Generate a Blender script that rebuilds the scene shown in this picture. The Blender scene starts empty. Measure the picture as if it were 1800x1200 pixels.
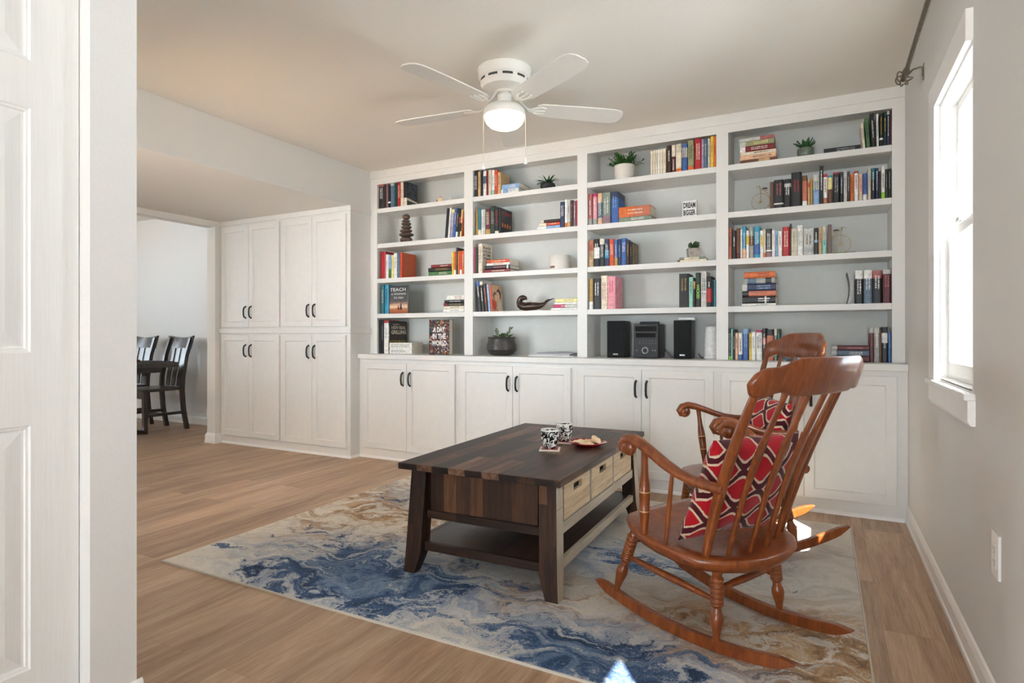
import bpy, bmesh, math, random
from mathutils import Vector, Matrix
random.seed(7)
SC = bpy.context.scene
COL = SC.collection
PI = math.pi
# ------------------------------------------------------------------ camera numbers (metres; z up; y towards the bookcase wall)
F, YAW, HY, CH = 1049.787, math.radians(27.5655), 589.385, 1.0231
SY, CY = math.sin(YAW), math.cos(YAW)
def ray(u, v):
    r = (u - 900) / F
    return (r * CY - SY, r * SY + CY, -(v - HY) / F)
def at_y(u, v, y):
    a = ray(u, v); t = y / a[1]
    return Vector((a[0] * t, y, CH + a[2] * t))
def at_z(u, v, z):
    a = ray(u, v); t = (z - CH) / a[2]
    return Vector((a[0] * t, a[1] * t, z))
def at_x(u, v, x):
    a = ray(u, v); t = x / a[0]
    return Vector((x, a[1] * t, CH + a[2] * t))
# ------------------------------------------------------------------ materials
def lin(c):
    f = lambda s: s / 12.92 if s <= .04045 else ((s + .055) / 1.055) ** 2.4
    return (f(c[0] / 255), f(c[1] / 255), f(c[2] / 255), 1)
MATS = {}
class NT:
    def __init__(s, name):
        s.m = bpy.data.materials.new(name); s.m.use_nodes = True
        s.t = s.m.node_tree; s.t.nodes.clear()
        s.out = s.n('ShaderNodeOutputMaterial')
    def n(s, ty, **kw):
        nd = s.t.nodes.new(ty)
        for k, v in kw.items():
            if k in nd.inputs.keys() if isinstance(k, str) else False: nd.inputs[k].default_value = v
            else: setattr(nd, k, v)
        return nd
    def l(s, a, b): s.t.links.new(a, b)
    def math(s, op, a, b=None, c=None):
        nd = s.t.nodes.new('ShaderNodeMath'); nd.operation = op
        for i, x in enumerate((a, b, c)):
            if x is None: continue
            if isinstance(x, (int, float)): nd.inputs[i].default_value = x
            else: s.l(x, nd.inputs[i])
        return nd.outputs[0]
    def ramp(s, fac, stops, interp='LINEAR'):
        nd = s.t.nodes.new('ShaderNodeValToRGB'); nd.color_ramp.interpolation = interp
        e = nd.color_ramp.elements
        while len(e) < len(stops): e.new(.5)
        for i, (p, c) in enumerate(stops):
            e[i].position = p; e[i].color = lin(c) if len(c) == 3 else c
        s.l(fac, nd.inputs[0]); return nd.outputs[0]
    def mix(s, fac, a, b, mode='MIX'):
        nd = s.t.nodes.new('ShaderNodeMix'); nd.data_type = 'RGBA'; nd.blend_type = mode
        for sock, x in ((nd.inputs[0], fac), (nd.inputs[6], a), (nd.inputs[7], b)):
            if isinstance(x, (int, float)): sock.default_value = x
            elif isinstance(x, tuple): sock.default_value = lin(x) if len(x) == 3 else x
            else: s.l(x, sock)
        return nd.outputs[2]
    def noise(s, vec, scale, detail=3, rough=.5, dist=0, color=False):
        nd = s.t.nodes.new('ShaderNodeTexNoise')
        nd.inputs['Scale'].default_value = scale; nd.inputs['Detail'].default_value = detail
        nd.inputs['Roughness'].default_value = rough; nd.inputs['Distortion'].default_value = dist
        if vec is not None: s.l(vec, nd.inputs['Vector'])
        return nd.outputs['Color'] if color else nd.outputs['Fac']
    def coord(s, which='Object', scale=(1, 1, 1), rot=(0, 0, 0), loc=(0, 0, 0)):
        tc = s.t.nodes.new('ShaderNodeTexCoord'); mp = s.t.nodes.new('ShaderNodeMapping')
        mp.inputs['Scale'].default_value = scale; mp.inputs['Rotation'].default_value = rot; mp.inputs['Location'].default_value = loc
        s.l(tc.outputs[which], mp.inputs['Vector']); return mp.outputs['Vector']
    def bsdf(s, color=None, rough=.5, metal=0, coat=0, spec=.5, bump=None, bstr=.1, bdist=.002, **kw):
        p = s.t.nodes.new('ShaderNodeBsdfPrincipled')
        if color is not None:
            if isinstance(color, tuple): p.inputs['Base Color'].default_value = lin(color) if len(color) == 3 else color
            else: s.l(color, p.inputs['Base Color'])
        if isinstance(rough, (int, float)): p.inputs['Roughness'].default_value = rough
        else: s.l(rough, p.inputs['Roughness'])
        p.inputs['Metallic'].default_value = metal; p.inputs['Coat Weight'].default_value = coat
        p.inputs['Coat Roughness'].default_value = .15
        p.inputs['Specular IOR Level'].default_value = spec
        for k, v in kw.items(): p.inputs[k.replace('_', ' ')].default_value = v
        if bump is not None:
            b = s.t.nodes.new('ShaderNodeBump'); b.inputs['Strength'].default_value = bstr; b.inputs['Distance'].default_value = bdist
            s.l(bump, b.inputs['Height']); s.l(b.outputs[0], p.inputs['Normal'])
        s.l(p.outputs[0], s.out.inputs['Surface']); return p
def plain(name, c, rough=.5, metal=0, coat=0, var=.06, scale=60, bstr=.05, spec=.5, **kw):
    """a plain colour with a little procedural unevenness"""
    if name in MATS: return MATS[name]
    t = NT(name); v = t.coord('Object')
    n = t.noise(v, scale, 3)
    dark = tuple(max(0, x * (1 - var)) for x in c); light = tuple(min(255, x * (1 + var)) for x in c)
    col = t.ramp(n, [(.3, dark), (.7, light)])
    t.bsdf(col, rough, metal, coat, spec, bump=n, bstr=bstr, bdist=.001, **kw)
    MATS[name] = t.m; return t.m
PAINT = plain('white_cabinet_paint', (226, 224, 220), .38, var=.008, scale=20, bstr=.02)
WALLP = plain('wall_paint', (226, 224, 219), .75, var=.008, scale=180, bstr=.04, spec=.3)
WALLR = plain('right_wall_paint', (219, 218, 215), .7, var=.008, scale=180, bstr=.04, spec=.3)
WALLL = plain('light_wall_paint', (226, 225, 223), .7, var=.008, scale=180, bstr=.04, spec=.3)
CEILP = plain('ceiling_paint', (232, 228, 220), .8, var=.008, scale=160, bstr=.05, spec=.2)
TRIMP = plain('white_trim_paint', (240, 239, 237), .35, var=.006, scale=20, bstr=.02)
BRONZE = plain('dark_bronze', (30, 23, 20), .4, .3, var=.2, scale=80)
NICKEL = plain('antique_nickel', (128, 118, 104), .3, .9, var=.12, scale=60)
WHITEP = plain('white_plastic', (232, 232, 230), .35, var=.005)
BLACKP = plain('black_plastic', (24, 24, 25), .42, var=.1, scale=120)
def door_grain():
    t = NT('embossed_white_door'); v = t.coord('Object', (60, 60, 2.2))
    n = t.noise(v, 3, 6, .6, .6)
    col = t.ramp(n, [(.3, (228, 228, 226)), (.7, (234, 234, 232))])
    t.bsdf(col, .5, bump=n, bstr=.25, bdist=.0015); return t.m
DOORM = door_grain()
def floor_mat():
    t = NT('oak_plank_floor')
    tc = t.n('ShaderNodeTexCoord'); mp = t.n('ShaderNodeMapping')
    mp.inputs['Rotation'].default_value = (0, 0, PI / 2); t.l(tc.outputs['Object'], mp.inputs['Vector'])
    br = t.n('ShaderNodeTexBrick', offset=.37, offset_frequency=2, squash=1)
    for k, x in (('Scale', 1), ('Mortar Size', .0009), ('Mortar Smooth', .2), ('Bias', 0), ('Brick Width', 1.22), ('Row Height', .182)): br.inputs[k].default_value = x
    br.inputs['Color1'].default_value = (0, 0, 0, 1); br.inputs['Color2'].default_value = (1, 1, 1, 1); br.inputs['Mortar'].default_value = (.5, .5, .5, 1)
    t.l(mp.outputs[0], br.inputs['Vector'])
    # grain runs along y; shifted per plank
    sep = t.n('ShaderNodeSeparateXYZ'); t.l(tc.outputs['Object'], sep.inputs[0])
    off = t.math('MULTIPLY', br.outputs['Color'], 7.3)
    cb = t.n('ShaderNodeCombineXYZ')
    t.l(t.math('ADD', t.math('MULTIPLY', sep.outputs[0], 9), off), cb.inputs[0]); t.l(t.math('ADD', t.math('MULTIPLY', sep.outputs[1], .9), off), cb.inputs[1]); t.l(off, cb.inputs[2])
    n1 = t.noise(cb.outputs[0], 1.1, 5, .62, .9)
    cb2 = t.n('ShaderNodeCombineXYZ'); t.l(t.math('ADD', t.math('MULTIPLY', sep.outputs[0], 120), off), cb2.inputs[0]); t.l(t.math('MULTIPLY', sep.outputs[1], 4), cb2.inputs[1]); t.l(off, cb2.inputs[2])
    n2 = t.noise(cb2.outputs[0], 1.6, 4, .7, .4)
    base = t.ramp(n1, [(.2, (158, 126, 102)), (.42, (190, 158, 130)), (.58, (210, 180, 151)), (.8, (226, 200, 172))])
    tone = t.ramp(br.outputs['Color'], [(0, (214, 210, 207)), (.5, (232, 228, 224)), (1, (255, 252, 250))])
    c1 = t.mix(.75, base, tone, 'MULTIPLY')
    fine = t.ramp(n2, [(.3, (150, 140, 132)), (.62, (255, 255, 255))])
    c2 = t.mix(.45, c1, fine, 'MULTIPLY')
    c3 = t.mix(t.math('MULTIPLY', br.outputs['Fac'], .35), c2, (98, 74, 56))
    rg = t.ramp(n2, [(.3, (130, 130, 130)), (.7, (105, 105, 105))])
    t.bsdf(c3, .42, bump=t.math('SUBTRACT', n2, t.math('MULTIPLY', br.outputs['Fac'], 1.5)), bstr=.18, bdist=.0012, spec=.4)
    return t.m
FLOORM = floor_mat()
def chair_wood(name, a, b, c):
    t = NT(name); v = t.coord('Object', (9, 9, 2.2))
    n = t.noise(v, 3.2, 6, .6, 1.2); v2 = t.coord('Object', (60, 60, 8)); n2 = t.noise(v2, 2.5, 3, .6)
    col = t.ramp(n, [(.25, a), (.5, b), (.75, c)])
    col = t.mix(.25, col, t.ramp(n2, [(.35, (150, 140, 130)), (.65, (255, 255, 255))]), 'MULTIPLY')
    t.bsdf(col, .28, coat=.35, bump=n2, bstr=.03, bdist=.0006); return t.m
MAPLE = chair_wood('honey_brown_maple', (104, 48, 18), (136, 68, 27), (164, 90, 40))
GOLDL = plain('gold_ring_paint', (214, 178, 128), .4, .2)
ESPRESSO = chair_wood('dark_espresso_wood', (44, 36, 31), (62, 52, 45), (80, 68, 58))
def rustic(name, along, cols, gray=.0, row=.075, ln=.42, rough=.5, spec=.3, coat=0):
    """weathered boards; along = axis the boards run"""
    t = NT(name); tc = t.n('ShaderNodeTexCoord'); sep = t.n('ShaderNodeSeparateXYZ'); t.l(tc.outputs['Object'], sep.inputs[0])
    ax = {'x': (0, 1, 2), 'y': (1, 0, 2), 'z': (2, 0, 1)}[along]
    cb = t.n('ShaderNodeCombineXYZ'); t.l(sep.outputs[ax[0]], cb.inputs[0])
    t.l(t.math('ADD', sep.outputs[ax[1]], t.math('MULTIPLY', sep.outputs[ax[2]], .13 if along != 'z' else 1.0)), cb.inputs[1])
    br = t.n('ShaderNodeTexBrick', offset=.43, offset_frequency=2)
    for k, x in (('Scale', 1), ('Mortar Size', .0008), ('Mortar Smooth', .3), ('Bias', 0), ('Brick Width', ln), ('Row Height', row)): br.inputs[k].default_value = x
    br.inputs['Color1'].default_value = (0, 0, 0, 1); br.inputs['Color2'].default_value = (1, 1, 1, 1); br.inputs['Mortar'].default_value = (.3, .3, .3, 1)
    t.l(cb.outputs[0], br.inputs['Vector'])
    off = t.math('MULTIPLY', br.outputs['Color'], 5.7)
    g = t.n('ShaderNodeCombineXYZ')
    t.l(t.math('ADD', t.math('MULTIPLY', sep.outputs[ax[0]], 2.2), off), g.inputs[0]); t.l(t.math('ADD', t.math('MULTIPLY', sep.outputs[ax[1]], 26), off), g.inputs[1]); t.l(t.math('MULTIPLY', sep.outputs[ax[2]], 26), g.inputs[2])
    n = t.noise(g.outputs[0], 1.3, 6, .65, 1.0)
    f = t.math('ADD', t.math('MULTIPLY', n, .72), t.math('MULTIPLY', br.outputs['Color'], .42))
    col = t.ramp(f, [(.3, cols[0]), (.48, cols[1]), (.66, cols[2]), (.9, cols[3])])
    v3 = t.coord('Object', (5, 5, 5)); n3 = t.noise(v3, 2.2, 4, .6)
    col = t.mix(t.math('MULTIPLY', t.math('SMOOTH_MIN', n3, .9, .1), gray), col, (150, 140, 126))
    col = t.mix(t.math('MULTIPLY', br.outputs['Fac'], .8), col, (16, 11, 9))
    t.bsdf(col, rough, coat=coat, bump=t.math('SUBTRACT', n, t.math('MULTIPLY', br.outputs['Fac'], 1.2)), bstr=.35, bdist=.002, spec=spec); return t.m
DK = [(24, 14, 9), (50, 30, 20), (78, 49, 32), (116, 78, 50)]
DTOP = [(26, 16, 12), (52, 33, 24), (90, 62, 46), (140, 108, 86)]
RTOP = rustic('rustic_board_top', 'y', DTOP, .0, .078, .46, .42, .35, 0)
REND = rustic('rustic_upright_boards', 'z', DK, .05, .064, 3.0)
RLEG = rustic('rustic_leg_blocks', 'z', DK, .03, .09, .36)
RLONG = rustic('rustic_rail', 'y', DK, .25, .2, .5, .38)
RCROSS = rustic('rustic_cross_rail', 'x', DK, .03, .2, .45)
RSHELF = rustic('rustic_shelf', 'y', [(38, 25, 20), (52, 34, 27), (64, 42, 33), (80, 54, 42)], .0, .12, 1.6, .28)
RLIT = rustic('window_glare_front', 'y', [(120, 108, 92), (160, 147, 127), (186, 173, 152), (206, 194, 172)], .2, .3, .6, .42)  # table boards painted pale on the drawer side, standing for window glare
RLITLEG = rustic('window_glare_upright', 'z', [(120, 108, 92), (160, 147, 127), (186, 173, 152), (206, 194, 172)], .2, .3, .6, .42)  # same painted glare for the upright pieces
DRAWM = rustic('bleached_drawer_wood', 'y', [(178, 150, 112), (216, 190, 152), (232, 210, 174), (242, 228, 200)], .1, .5, 1.5, .5)
def rug_mat():
    t = NT('abstract_rug_pile'); tc = t.n('ShaderNodeTexCoord'); sep = t.n('ShaderNodeSeparateXYZ'); t.l(tc.outputs['Object'], sep.inputs[0])
    X, Y = sep.outputs[0], sep.outputs[1]          # object origin at the rug's near left corner; 2.77 x 1.98
    obj = t.coord('Object', (1, 1, 1))
    ws = t.n('ShaderNodeSeparateColor'); t.l(t.noise(obj, 1.7, 3, .6, 0, True), ws.inputs[0])
    wf = t.n('ShaderNodeSeparateColor'); t.l(t.noise(obj, 9, 4, .7, 0, True), wf.inputs[0])
    ctr = lambda x, k: t.math('MULTIPLY', t.math('SUBTRACT', x, .5), k)
    a = math.radians(14)
    u = t.math('ADD', t.math('MULTIPLY', X, math.cos(a)), t.math('MULTIPLY', Y, math.sin(a)))
    v = t.math('SUBTRACT', t.math('MULTIPLY', Y, math.cos(a)), t.math('MULTIPLY', X, math.sin(a)))
    v = t.math('ADD', t.math('ADD', v, ctr(ws.outputs[0], 1.0)), ctr(wf.outputs[0], .16))
    u = t.math('ADD', t.math('ADD', u, ctr(ws.outputs[1], .9)), ctr(wf.outputs[1], .16))
    grain = t.noise(obj, 130, 3, .75)
    def streak(su, sv, sc, det, rg, z, g=.2):
        cb = t.n('ShaderNodeCombineXYZ'); t.l(t.math('MULTIPLY', u, su), cb.inputs[0]); t.l(t.math('MULTIPLY', v, sv), cb.inputs[1]); cb.inputs[2].default_value = z
        return t.math('ADD', t.noise(cb.outputs[0], sc, det, rg, .35), ctr(grain, g))
    s1 = streak(2.0, 5.0, 1.2, 7, .66, 0.3); s2 = streak(3.2, 9.5, 1.4, 8, .7, 4.1); s3 = streak(4, 13, 1.7, 8, .72, 8.7); s4 = streak(3.0, 8.5, 1.5, 8, .7, 13.2)
    def blob(cx, cy, rx, ry):
        dx = t.math('DIVIDE', t.math('SUBTRACT', X, cx), rx); dy = t.math('DIVIDE', t.math('SUBTRACT', Y, cy), ry)
        d = t.math('SQRT', t.math('ADD', t.math('MULTIPLY', dx, dx), t.math('MULTIPLY', dy, dy)))
        return t.math('SUBTRACT', 1.0, t.math('MINIMUM', d, 1.0))
    blue = t.math('MAXIMUM', blob(.95, .30, 1.05, .60), t.math('MAXIMUM', t.math('MULTIPLY', blob(1.95, .12, .75, .38), 1.1), t.math('MULTIPLY', blob(.62, 1.45, .75, .42), .7)))
    blue = t.math('MAXIMUM', blue, t.math('MULTIPLY', blob(1.85, .95, .45, .35), .75))
    tan = t.math('MAXIMUM', t.math('MULTIPLY', blob(2.55, .42, .75, .55), 1.0), t.math('MULTIPLY', blob(.40, 1.15, .95, .95), .85))
    tan = t.math('MAXIMUM', tan, t.math('MULTIPLY', blob(1.6, .42, .7, .35), .6))
    grey = blob(2.3, 1.25, .9, 1.0)
    ground = t.ramp(s1, [(.32, (190, 186, 180)), (.45, (226, 219, 207)), (.6, (238, 231, 219)), (.75, (208, 204, 200))])
    ground = t.mix(t.math('MULTIPLY', grey, .9), ground, t.ramp(s2, [(.32, (142, 142, 143)), (.46, (176, 175, 172)), (.56, (206, 202, 196)), (.7, (172, 171, 169))]))
    tanm = t.math('MULTIPLY', tan, t.ramp(s4, [(.45, (0, 0, 0, 1)), (.55, (1, 1, 1, 1))]))
    c = t.mix(t.math('MINIMUM', t.math('MULTIPLY', tanm, 1.9), .92), ground, t.ramp(s3, [(.36, (120, 88, 64)), (.5, (180, 142, 102)), (.64, (212, 186, 150))]))
    lb = t.math('MULTIPLY', blue, t.ramp(s2, [(.40, (1, 1, 1, 1)), (.60, (.12, .12, .12, 1))]))
    c = t.mix(t.math('MINIMUM', t.math('MULTIPLY', lb, 1.9), .85), c, t.ramp(s3, [(.36, (112, 134, 166)), (.5, (150, 166, 190)), (.66, (200, 202, 204))]))
    dk = t.ramp(t.math('ADD', t.math('ADD', t.math('MULTIPLY', s4, .55), t.math('MULTIPLY', s1, .45)), t.math('MULTIPLY', blue, .17)), [(.60, (0, 0, 0, 1)), (.635, (1, 1, 1, 1))])
    c = t.mix(dk, c, t.ramp(s2, [(.36, (42, 54, 76)), (.5, (72, 98, 136)), (.64, (134, 154, 180))]))
    c = t.mix(.38, c, t.ramp(t.noise(obj, 420, 2, .6), [(.3, (160, 160, 160)), (.65, (255, 255, 255))]), 'MULTIPLY')
    t.bsdf(c, .92, bump=grain, bstr=.5, bdist=.003, spec=.15); return t.m
RUGM = rug_mat()
def pillow_mat():
    t = NT('red_trellis_fabric'); tc = t.n('ShaderNodeTexCoord'); sep = t.n('ShaderNodeSeparateXYZ'); t.l(tc.outputs['Object'], sep.inputs[0])
    nz = t.noise(t.coord('Object', (1, 1, 1)), 60, 2, .6); wob = t.math('MULTIPLY', t.math('SUBTRACT', nz, .5), .5)
    wv = t.noise(t.coord('Object', (1, 1, 1)), 7, 1, .5); wb2 = t.math('MULTIPLY', t.math('SUBTRACT', wv, .5), .7)
    P_, A_ = .069, .026
    x = t.math('ADD', sep.outputs[1], t.math('MULTIPLY', t.math('ADD', wob, wb2), .012)); y = t.math('ADD', t.math('MULTIPLY', sep.outputs[0], 2 * PI / .142), t.math('MULTIPLY', wb2, .8))
    wv_ = t.math('MULTIPLY', t.math('COSINE', y), A_)
    def dist(e): return t.math('ABSOLUTE', t.math('SUBTRACT', t.math('FLOORED_MODULO', t.math('ADD', e, P_ + 20 * P_), 2 * P_), P_))
    d = t.math('MINIMUM', dist(t.math('SUBTRACT', x, wv_)), dist(t.math('ADD', t.math('SUBTRACT', x, P_), wv_)))
    d = t.math('ADD', d, t.math('MULTIPLY', wob, .006))
    c = t.ramp(t.math('DIVIDE', d, P_), [(0, (84, 16, 32)), (.15, (84, 16, 32)), (.175, (232, 208, 180)), (.285, (232, 208, 180)), (.31, (188, 18, 36)), (1, (188, 18, 36))])
    wv3 = t.noise(t.coord('Object', (400, 60, 60)), 2, 2, .5)
    c = t.mix(.25, c, t.ramp(wv3, [(.3, (150, 150, 150)), (.7, (255, 255, 255))]), 'MULTIPLY')
    t.bsdf(c, .85, bump=wv3, bstr=.3, bdist=.001, spec=.2, Sheen_Weight=.2); return t.m
PILLOWM = pillow_mat()
def mug_mat():
    t = NT('black_white_floral_glaze'); tc = t.n('ShaderNodeTexCoord')
    n = t.noise(t.coord('Object', (1, 1, 1)), 46, 3, .6, 2.2); v = t.n('ShaderNodeTexVoronoi', feature='SMOOTH_F1'); v.inputs['Scale'].default_value = 55
    mp = t.coord('Object', (1, 1, .55), (0, .5, 0)); t.l(mp, v.inputs['Vector'])
    m = t.math('ADD', n, t.math('MULTIPLY', v.outputs['Distance'], .35))
    sep = t.n('ShaderNodeSeparateXYZ'); t.l(tc.outputs['Object'], sep.inputs[0])
    rim = t.math('GREATER_THAN', sep.outputs[2], .084)
    c = t.ramp(m, [(.66, (22, 20, 20)), (.69, (238, 236, 230))])
    c = t.mix(rim, c, (238, 235, 226))
    t.bsdf(c, .18, coat=.4); return t.m
MUGM = mug_mat()
def mosaic(name, cols, scale, rough=.4):
    t = NT(name); v = t.n('ShaderNodeTexVoronoi'); v.inputs['Scale'].default_value = scale; t.l(t.coord('Object'), v.inputs['Vector'])
    sp = t.n('ShaderNodeSeparateColor'); t.l(v.outputs['Color'], sp.inputs[0])
    st = [(i / len(cols), c) for i, c in enumerate(cols)]
    t.bsdf(t.ramp(sp.outputs[0], st, 'CONSTANT'), rough); return t.m
def mottled(name, cols, scale, rough=.45, sc=(1, 1, 1), dist=1.0, **kw):
    if name in MATS: return MATS[name]
    t = NT(name); n = t.noise(t.coord('Object', sc), scale, 5, .65, dist)
    st = [(.25 + .5 * i / (len(cols) - 1), c) for i, c in enumerate(cols)]
    t.bsdf(t.ramp(n, st), rough, bump=n, bstr=.15, bdist=.001, **kw); MATS[name] = t.m; return t.m
def glass_mat():
    t = NT('window_glass'); tr = t.n('ShaderNodeBsdfTransparent'); gl = t.n('ShaderNodeBsdfGlossy'); gl.inputs['Roughness'].default_value = .02
    fr = t.n('ShaderNodeFresnel'); fr.inputs['IOR'].default_value = 1.45; mx = t.n('ShaderNodeMixShader')
    tr.inputs['Color'].default_value = (.96, .98, .97, 1)
    t.l(t.math('MULTIPLY', fr.outputs[0], .8), mx.inputs[0]); t.l(tr.outputs[0], mx.inputs[1]); t.l(gl.outputs[0], mx.inputs[2]); t.l(mx.outputs[0], t.out.inputs['Surface']); return t.m
GLASSM = glass_mat()
def glow_mat(name, c, s):
    t = NT(name); b = t.bsdf((250, 244, 232), .3); b.inputs['Emission Color'].default_value = lin(c); b.inputs['Emission Strength'].default_value = s; return t.m
BOWLM = glow_mat('lit_frosted_glass', (255, 240, 214), 1.1)
# ------------------------------------------------------------------ mesh builder
ROOT = {}
class MB:
    def __init__(s): s.bm = bmesh.new()
    def face(s, vs, m=0, sm=False):
        try: f = s.bm.faces.new(vs)
        except ValueError: return None
        f.material_index = m; f.smooth = sm; return f
    def V(s, p): return s.bm.verts.new(p)
    def box(s, x0, x1, y0, y1, z0, z1, m=0):
        v = [s.V((x, y, z)) for z in (z0, z1) for y in (y0, y1) for x in (x0, x1)]
        for q in ((0, 2, 3, 1), (4, 5, 7, 6), (0, 1, 5, 4), (2, 6, 7, 3), (0, 4, 6, 2), (1, 3, 7, 5)): s.face([v[i] for i in q], m)
        return s
    def hexa(s, lo, hi, m=0):
        """box between two quads (lists of four points, same order)"""
        a = [s.V(p) for p in lo]; b = [s.V(p) for p in hi]
        s.face(a[::-1], m); s.face(b, m)
        for i in range(4): s.face([a[i], a[(i + 1) % 4], b[(i + 1) % 4], b[i]], m)
        return s
    def prism(s, poly, lo, hi, ax='z', m=0, sm=False):
        f = {'z': lambda p, t: (p[0], p[1], t), 'y': lambda p, t: (p[0], t, p[1]), 'x': lambda p, t: (t, p[0], p[1])}[ax]
        a = [s.V(f(p, lo)) for p in poly]; b = [s.V(f(p, hi)) for p in poly]; n = len(poly)
        s.face(a[::-1], m); s.face(b, m)
        for i in range(n): s.face([a[i], a[(i + 1) % n], b[(i + 1) % n], b[i]], m, sm)
        return s
    def lathe(s, prof, n=24, c=(0, 0, 0), m=0, mat=None, sx=1, sy=1):
        rings = []
        for r, z in prof:
            if r < 1e-6: rings.append([s.V((c[0], c[1], c[2] + z))])
            else: rings.append([s.V((c[0] + sx * r * math.cos(2 * PI * i / n), c[1] + sy * r * math.sin(2 * PI * i / n), c[2] + z)) for i in range(n)])
        for k, (a, b) in enumerate(zip(rings, rings[1:])):
            mm = mat[k] if mat else m
            for i in range(n):
                j = (i + 1) % n
                if len(a) == 1 and len(b) == 1: continue
                if len(a) == 1: s.face([a[0], b[j], b[i]], mm, True)
                elif len(b) == 1: s.face([a[i], a[j], b[0]], mm, True)
                else: s.face([a[i], a[j], b[j], b[i]], mm, True)
        return s
    def tube(s, pts, rad, n=10, m=0, caps=True, flat=None, mats=None, up=None):
        """sweep a circle (or ellipse: flat=(a,b) factors) along pts"""
        P = [Vector(p) for p in pts]
        if isinstance(rad, (int, float)): rad = [rad] * len(P)
        T = []
        for i in range(len(P)):
            a = P[max(i - 1, 0)]; b = P[min(i + 1, len(P) - 1)]; T.append((b - a).normalized())
        u = Vector(up) if up else (Vector((0, 0, 1)) if abs(T[0].z) < .9 else Vector((1, 0, 0)))
        rings = []
        for i, p in enumerate(P):
            u = (u - T[i] * u.dot(T[i])).normalized(); w = T[i].cross(u)
            fa, fb = (1, 1) if flat is None else (flat[i] if isinstance(flat, list) else flat)
            rings.append([s.V(p + (u * math.cos(2 * PI * k / n) * fa + w * math.sin(2 * PI * k / n) * fb) * rad[i]) for k in range(n)])
        for i, (a, b) in enumerate(zip(rings, rings[1:])):
            for k in range(n): s.face([a[k], a[(k + 1) % n], b[(k + 1) % n], b[k]], mats[i] if mats else m, True)
        if caps: s.face(rings[0][::-1], m); s.face(rings[-1], m)
        return s
    def ball(s, c, r, n=14, m=0, rot=None):
        if isinstance(r, (int, float)): r = (r, r, r)
        k = n // 2; rows = []
        M = rot or Matrix.Identity(3)
        for i in range(k + 1):
            a = PI * i / k
            if i in (0, k): rows.append([s.V(Vector(c) + M @ Vector((0, 0, r[2] * math.cos(a))))])
            else: rows.append([s.V(Vector(c) + M @ Vector((r[0] * math.sin(a) * math.cos(2 * PI * j / n), r[1] * math.sin(a) * math.sin(2 * PI * j / n), r[2] * math.cos(a)))) for j in range(n)])
        for a, b in zip(rows, rows[1:]):
            for j in range(n):
                q = (j + 1) % n
                if len(a) == 1: s.face([a[0], b[j], b[q]], m, True)
                elif len(b) == 1: s.face([a[j], b[0], a[q]], m, True)
                else: s.face([a[j], b[j], b[q], a[q]], m, True)
        return s
    def torus(s, c, R, r, ax='y', n=28, k=6, m=0):
        rg = []
        for i in range(n):
            a = 2 * PI * i / n; ring = []
            for j in range(k):
                b = 2 * PI * j / k; d = R + r * math.cos(b); h = r * math.sin(b)
                p = {'y': (d * math.cos(a), h, d * math.sin(a)), 'z': (d * math.cos(a), d * math.sin(a), h), 'x': (h, d * math.cos(a), d * math.sin(a))}[ax]
                ring.append(s.V(Vector(c) + Vector(p)))
            rg.append(ring)
        for i in range(n):
            for j in range(k): s.face([rg[i][j], rg[(i + 1) % n][j], rg[(i + 1) % n][(j + 1) % k], rg[i][(j + 1) % k]], m, True)
        return s
    def blade(s, base, dirv, length, width, curl=.3, thick=.0015, seg=5, m=0, tip=.05, side=None):
        """a leaf: tapered strip with thickness, curling outwards/downwards"""
        d = Vector(dirv).normalized(); w = side or d.cross(Vector((0, 0, 1)))
        w = Vector(w).normalized() if Vector(w).length > 1e-4 else Vector((1, 0, 0))
        p = Vector(base); rows = []
        for i in range(seg + 1):
            t = i / seg; ww = width * max(tip, math.sin(PI * (.18 + .82 * (1 - t) ** .8) * .98) if t < 1 else tip) * .5
            if t < .5: ww = width * .5 * (.55 + .45 * math.sin(PI * t))
            else: ww = width * .5 * max(tip, math.cos(PI * .5 * (t - .5) / .5) ** .8)
            nrm = w.cross(d).normalized()
            rows.append([s.V(p - w * ww), s.V(p + nrm * thick - w * 0), s.V(p + w * ww), s.V(p - nrm * thick)])
            d = (d + Vector((0, 0, -1)) * curl / seg).normalized(); p = p + d * length / seg
        for a, b in zip(rows, rows[1:]):
            for k in range(4): s.face([a[k], a[(k + 1) % 4], b[(k + 1) % 4], b[k]], m, True)
        s.face(rows[0][::-1], m); s.face(rows[-1], m)
        return s
    def xf(s, M):
        bmesh.ops.transform(s.bm, matrix=M, verts=s.bm.verts); return s
    def done(s, name, mats, parent=None, bevel=0, sharp=35, seg=2, solidify=0):
        if not isinstance(mats, (list, tuple)): mats = [mats]
        off = ROOT.get(parent.name) if parent else None
        if off is not None: bmesh.ops.translate(s.bm, vec=-off, verts=s.bm.verts)
        bmesh.ops.recalc_face_normals(s.bm, faces=s.bm.faces)
        me = bpy.data.meshes.new(name); s.bm.to_mesh(me); s.bm.free()
        for m in mats: me.materials.append(m)
        if any(p.use_smooth for p in me.polygons): me.set_sharp_from_angle(angle=math.radians(sharp))
        o = bpy.data.objects.new(name, me); COL.objects.link(o)
        if parent:
            o.parent = parent
            if off is not None: ROOT[o.name] = off
        if bevel:
            b = o.modifiers.new('bevel', 'BEVEL'); b.width = bevel; b.segments = seg; b.limit_method = 'ANGLE'; b.angle_limit = math.radians(40); b.harden_normals = False
        return o
def tag(o, label, cat, group=None):
    o['label'] = label; o['category'] = cat
    if group: o['group'] = group
    return o
def struct(o, label=None, cat=None):
    o['kind'] = 'structure'
    if label: o['label'] = label
    if cat: o['category'] = cat
    return o
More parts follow.
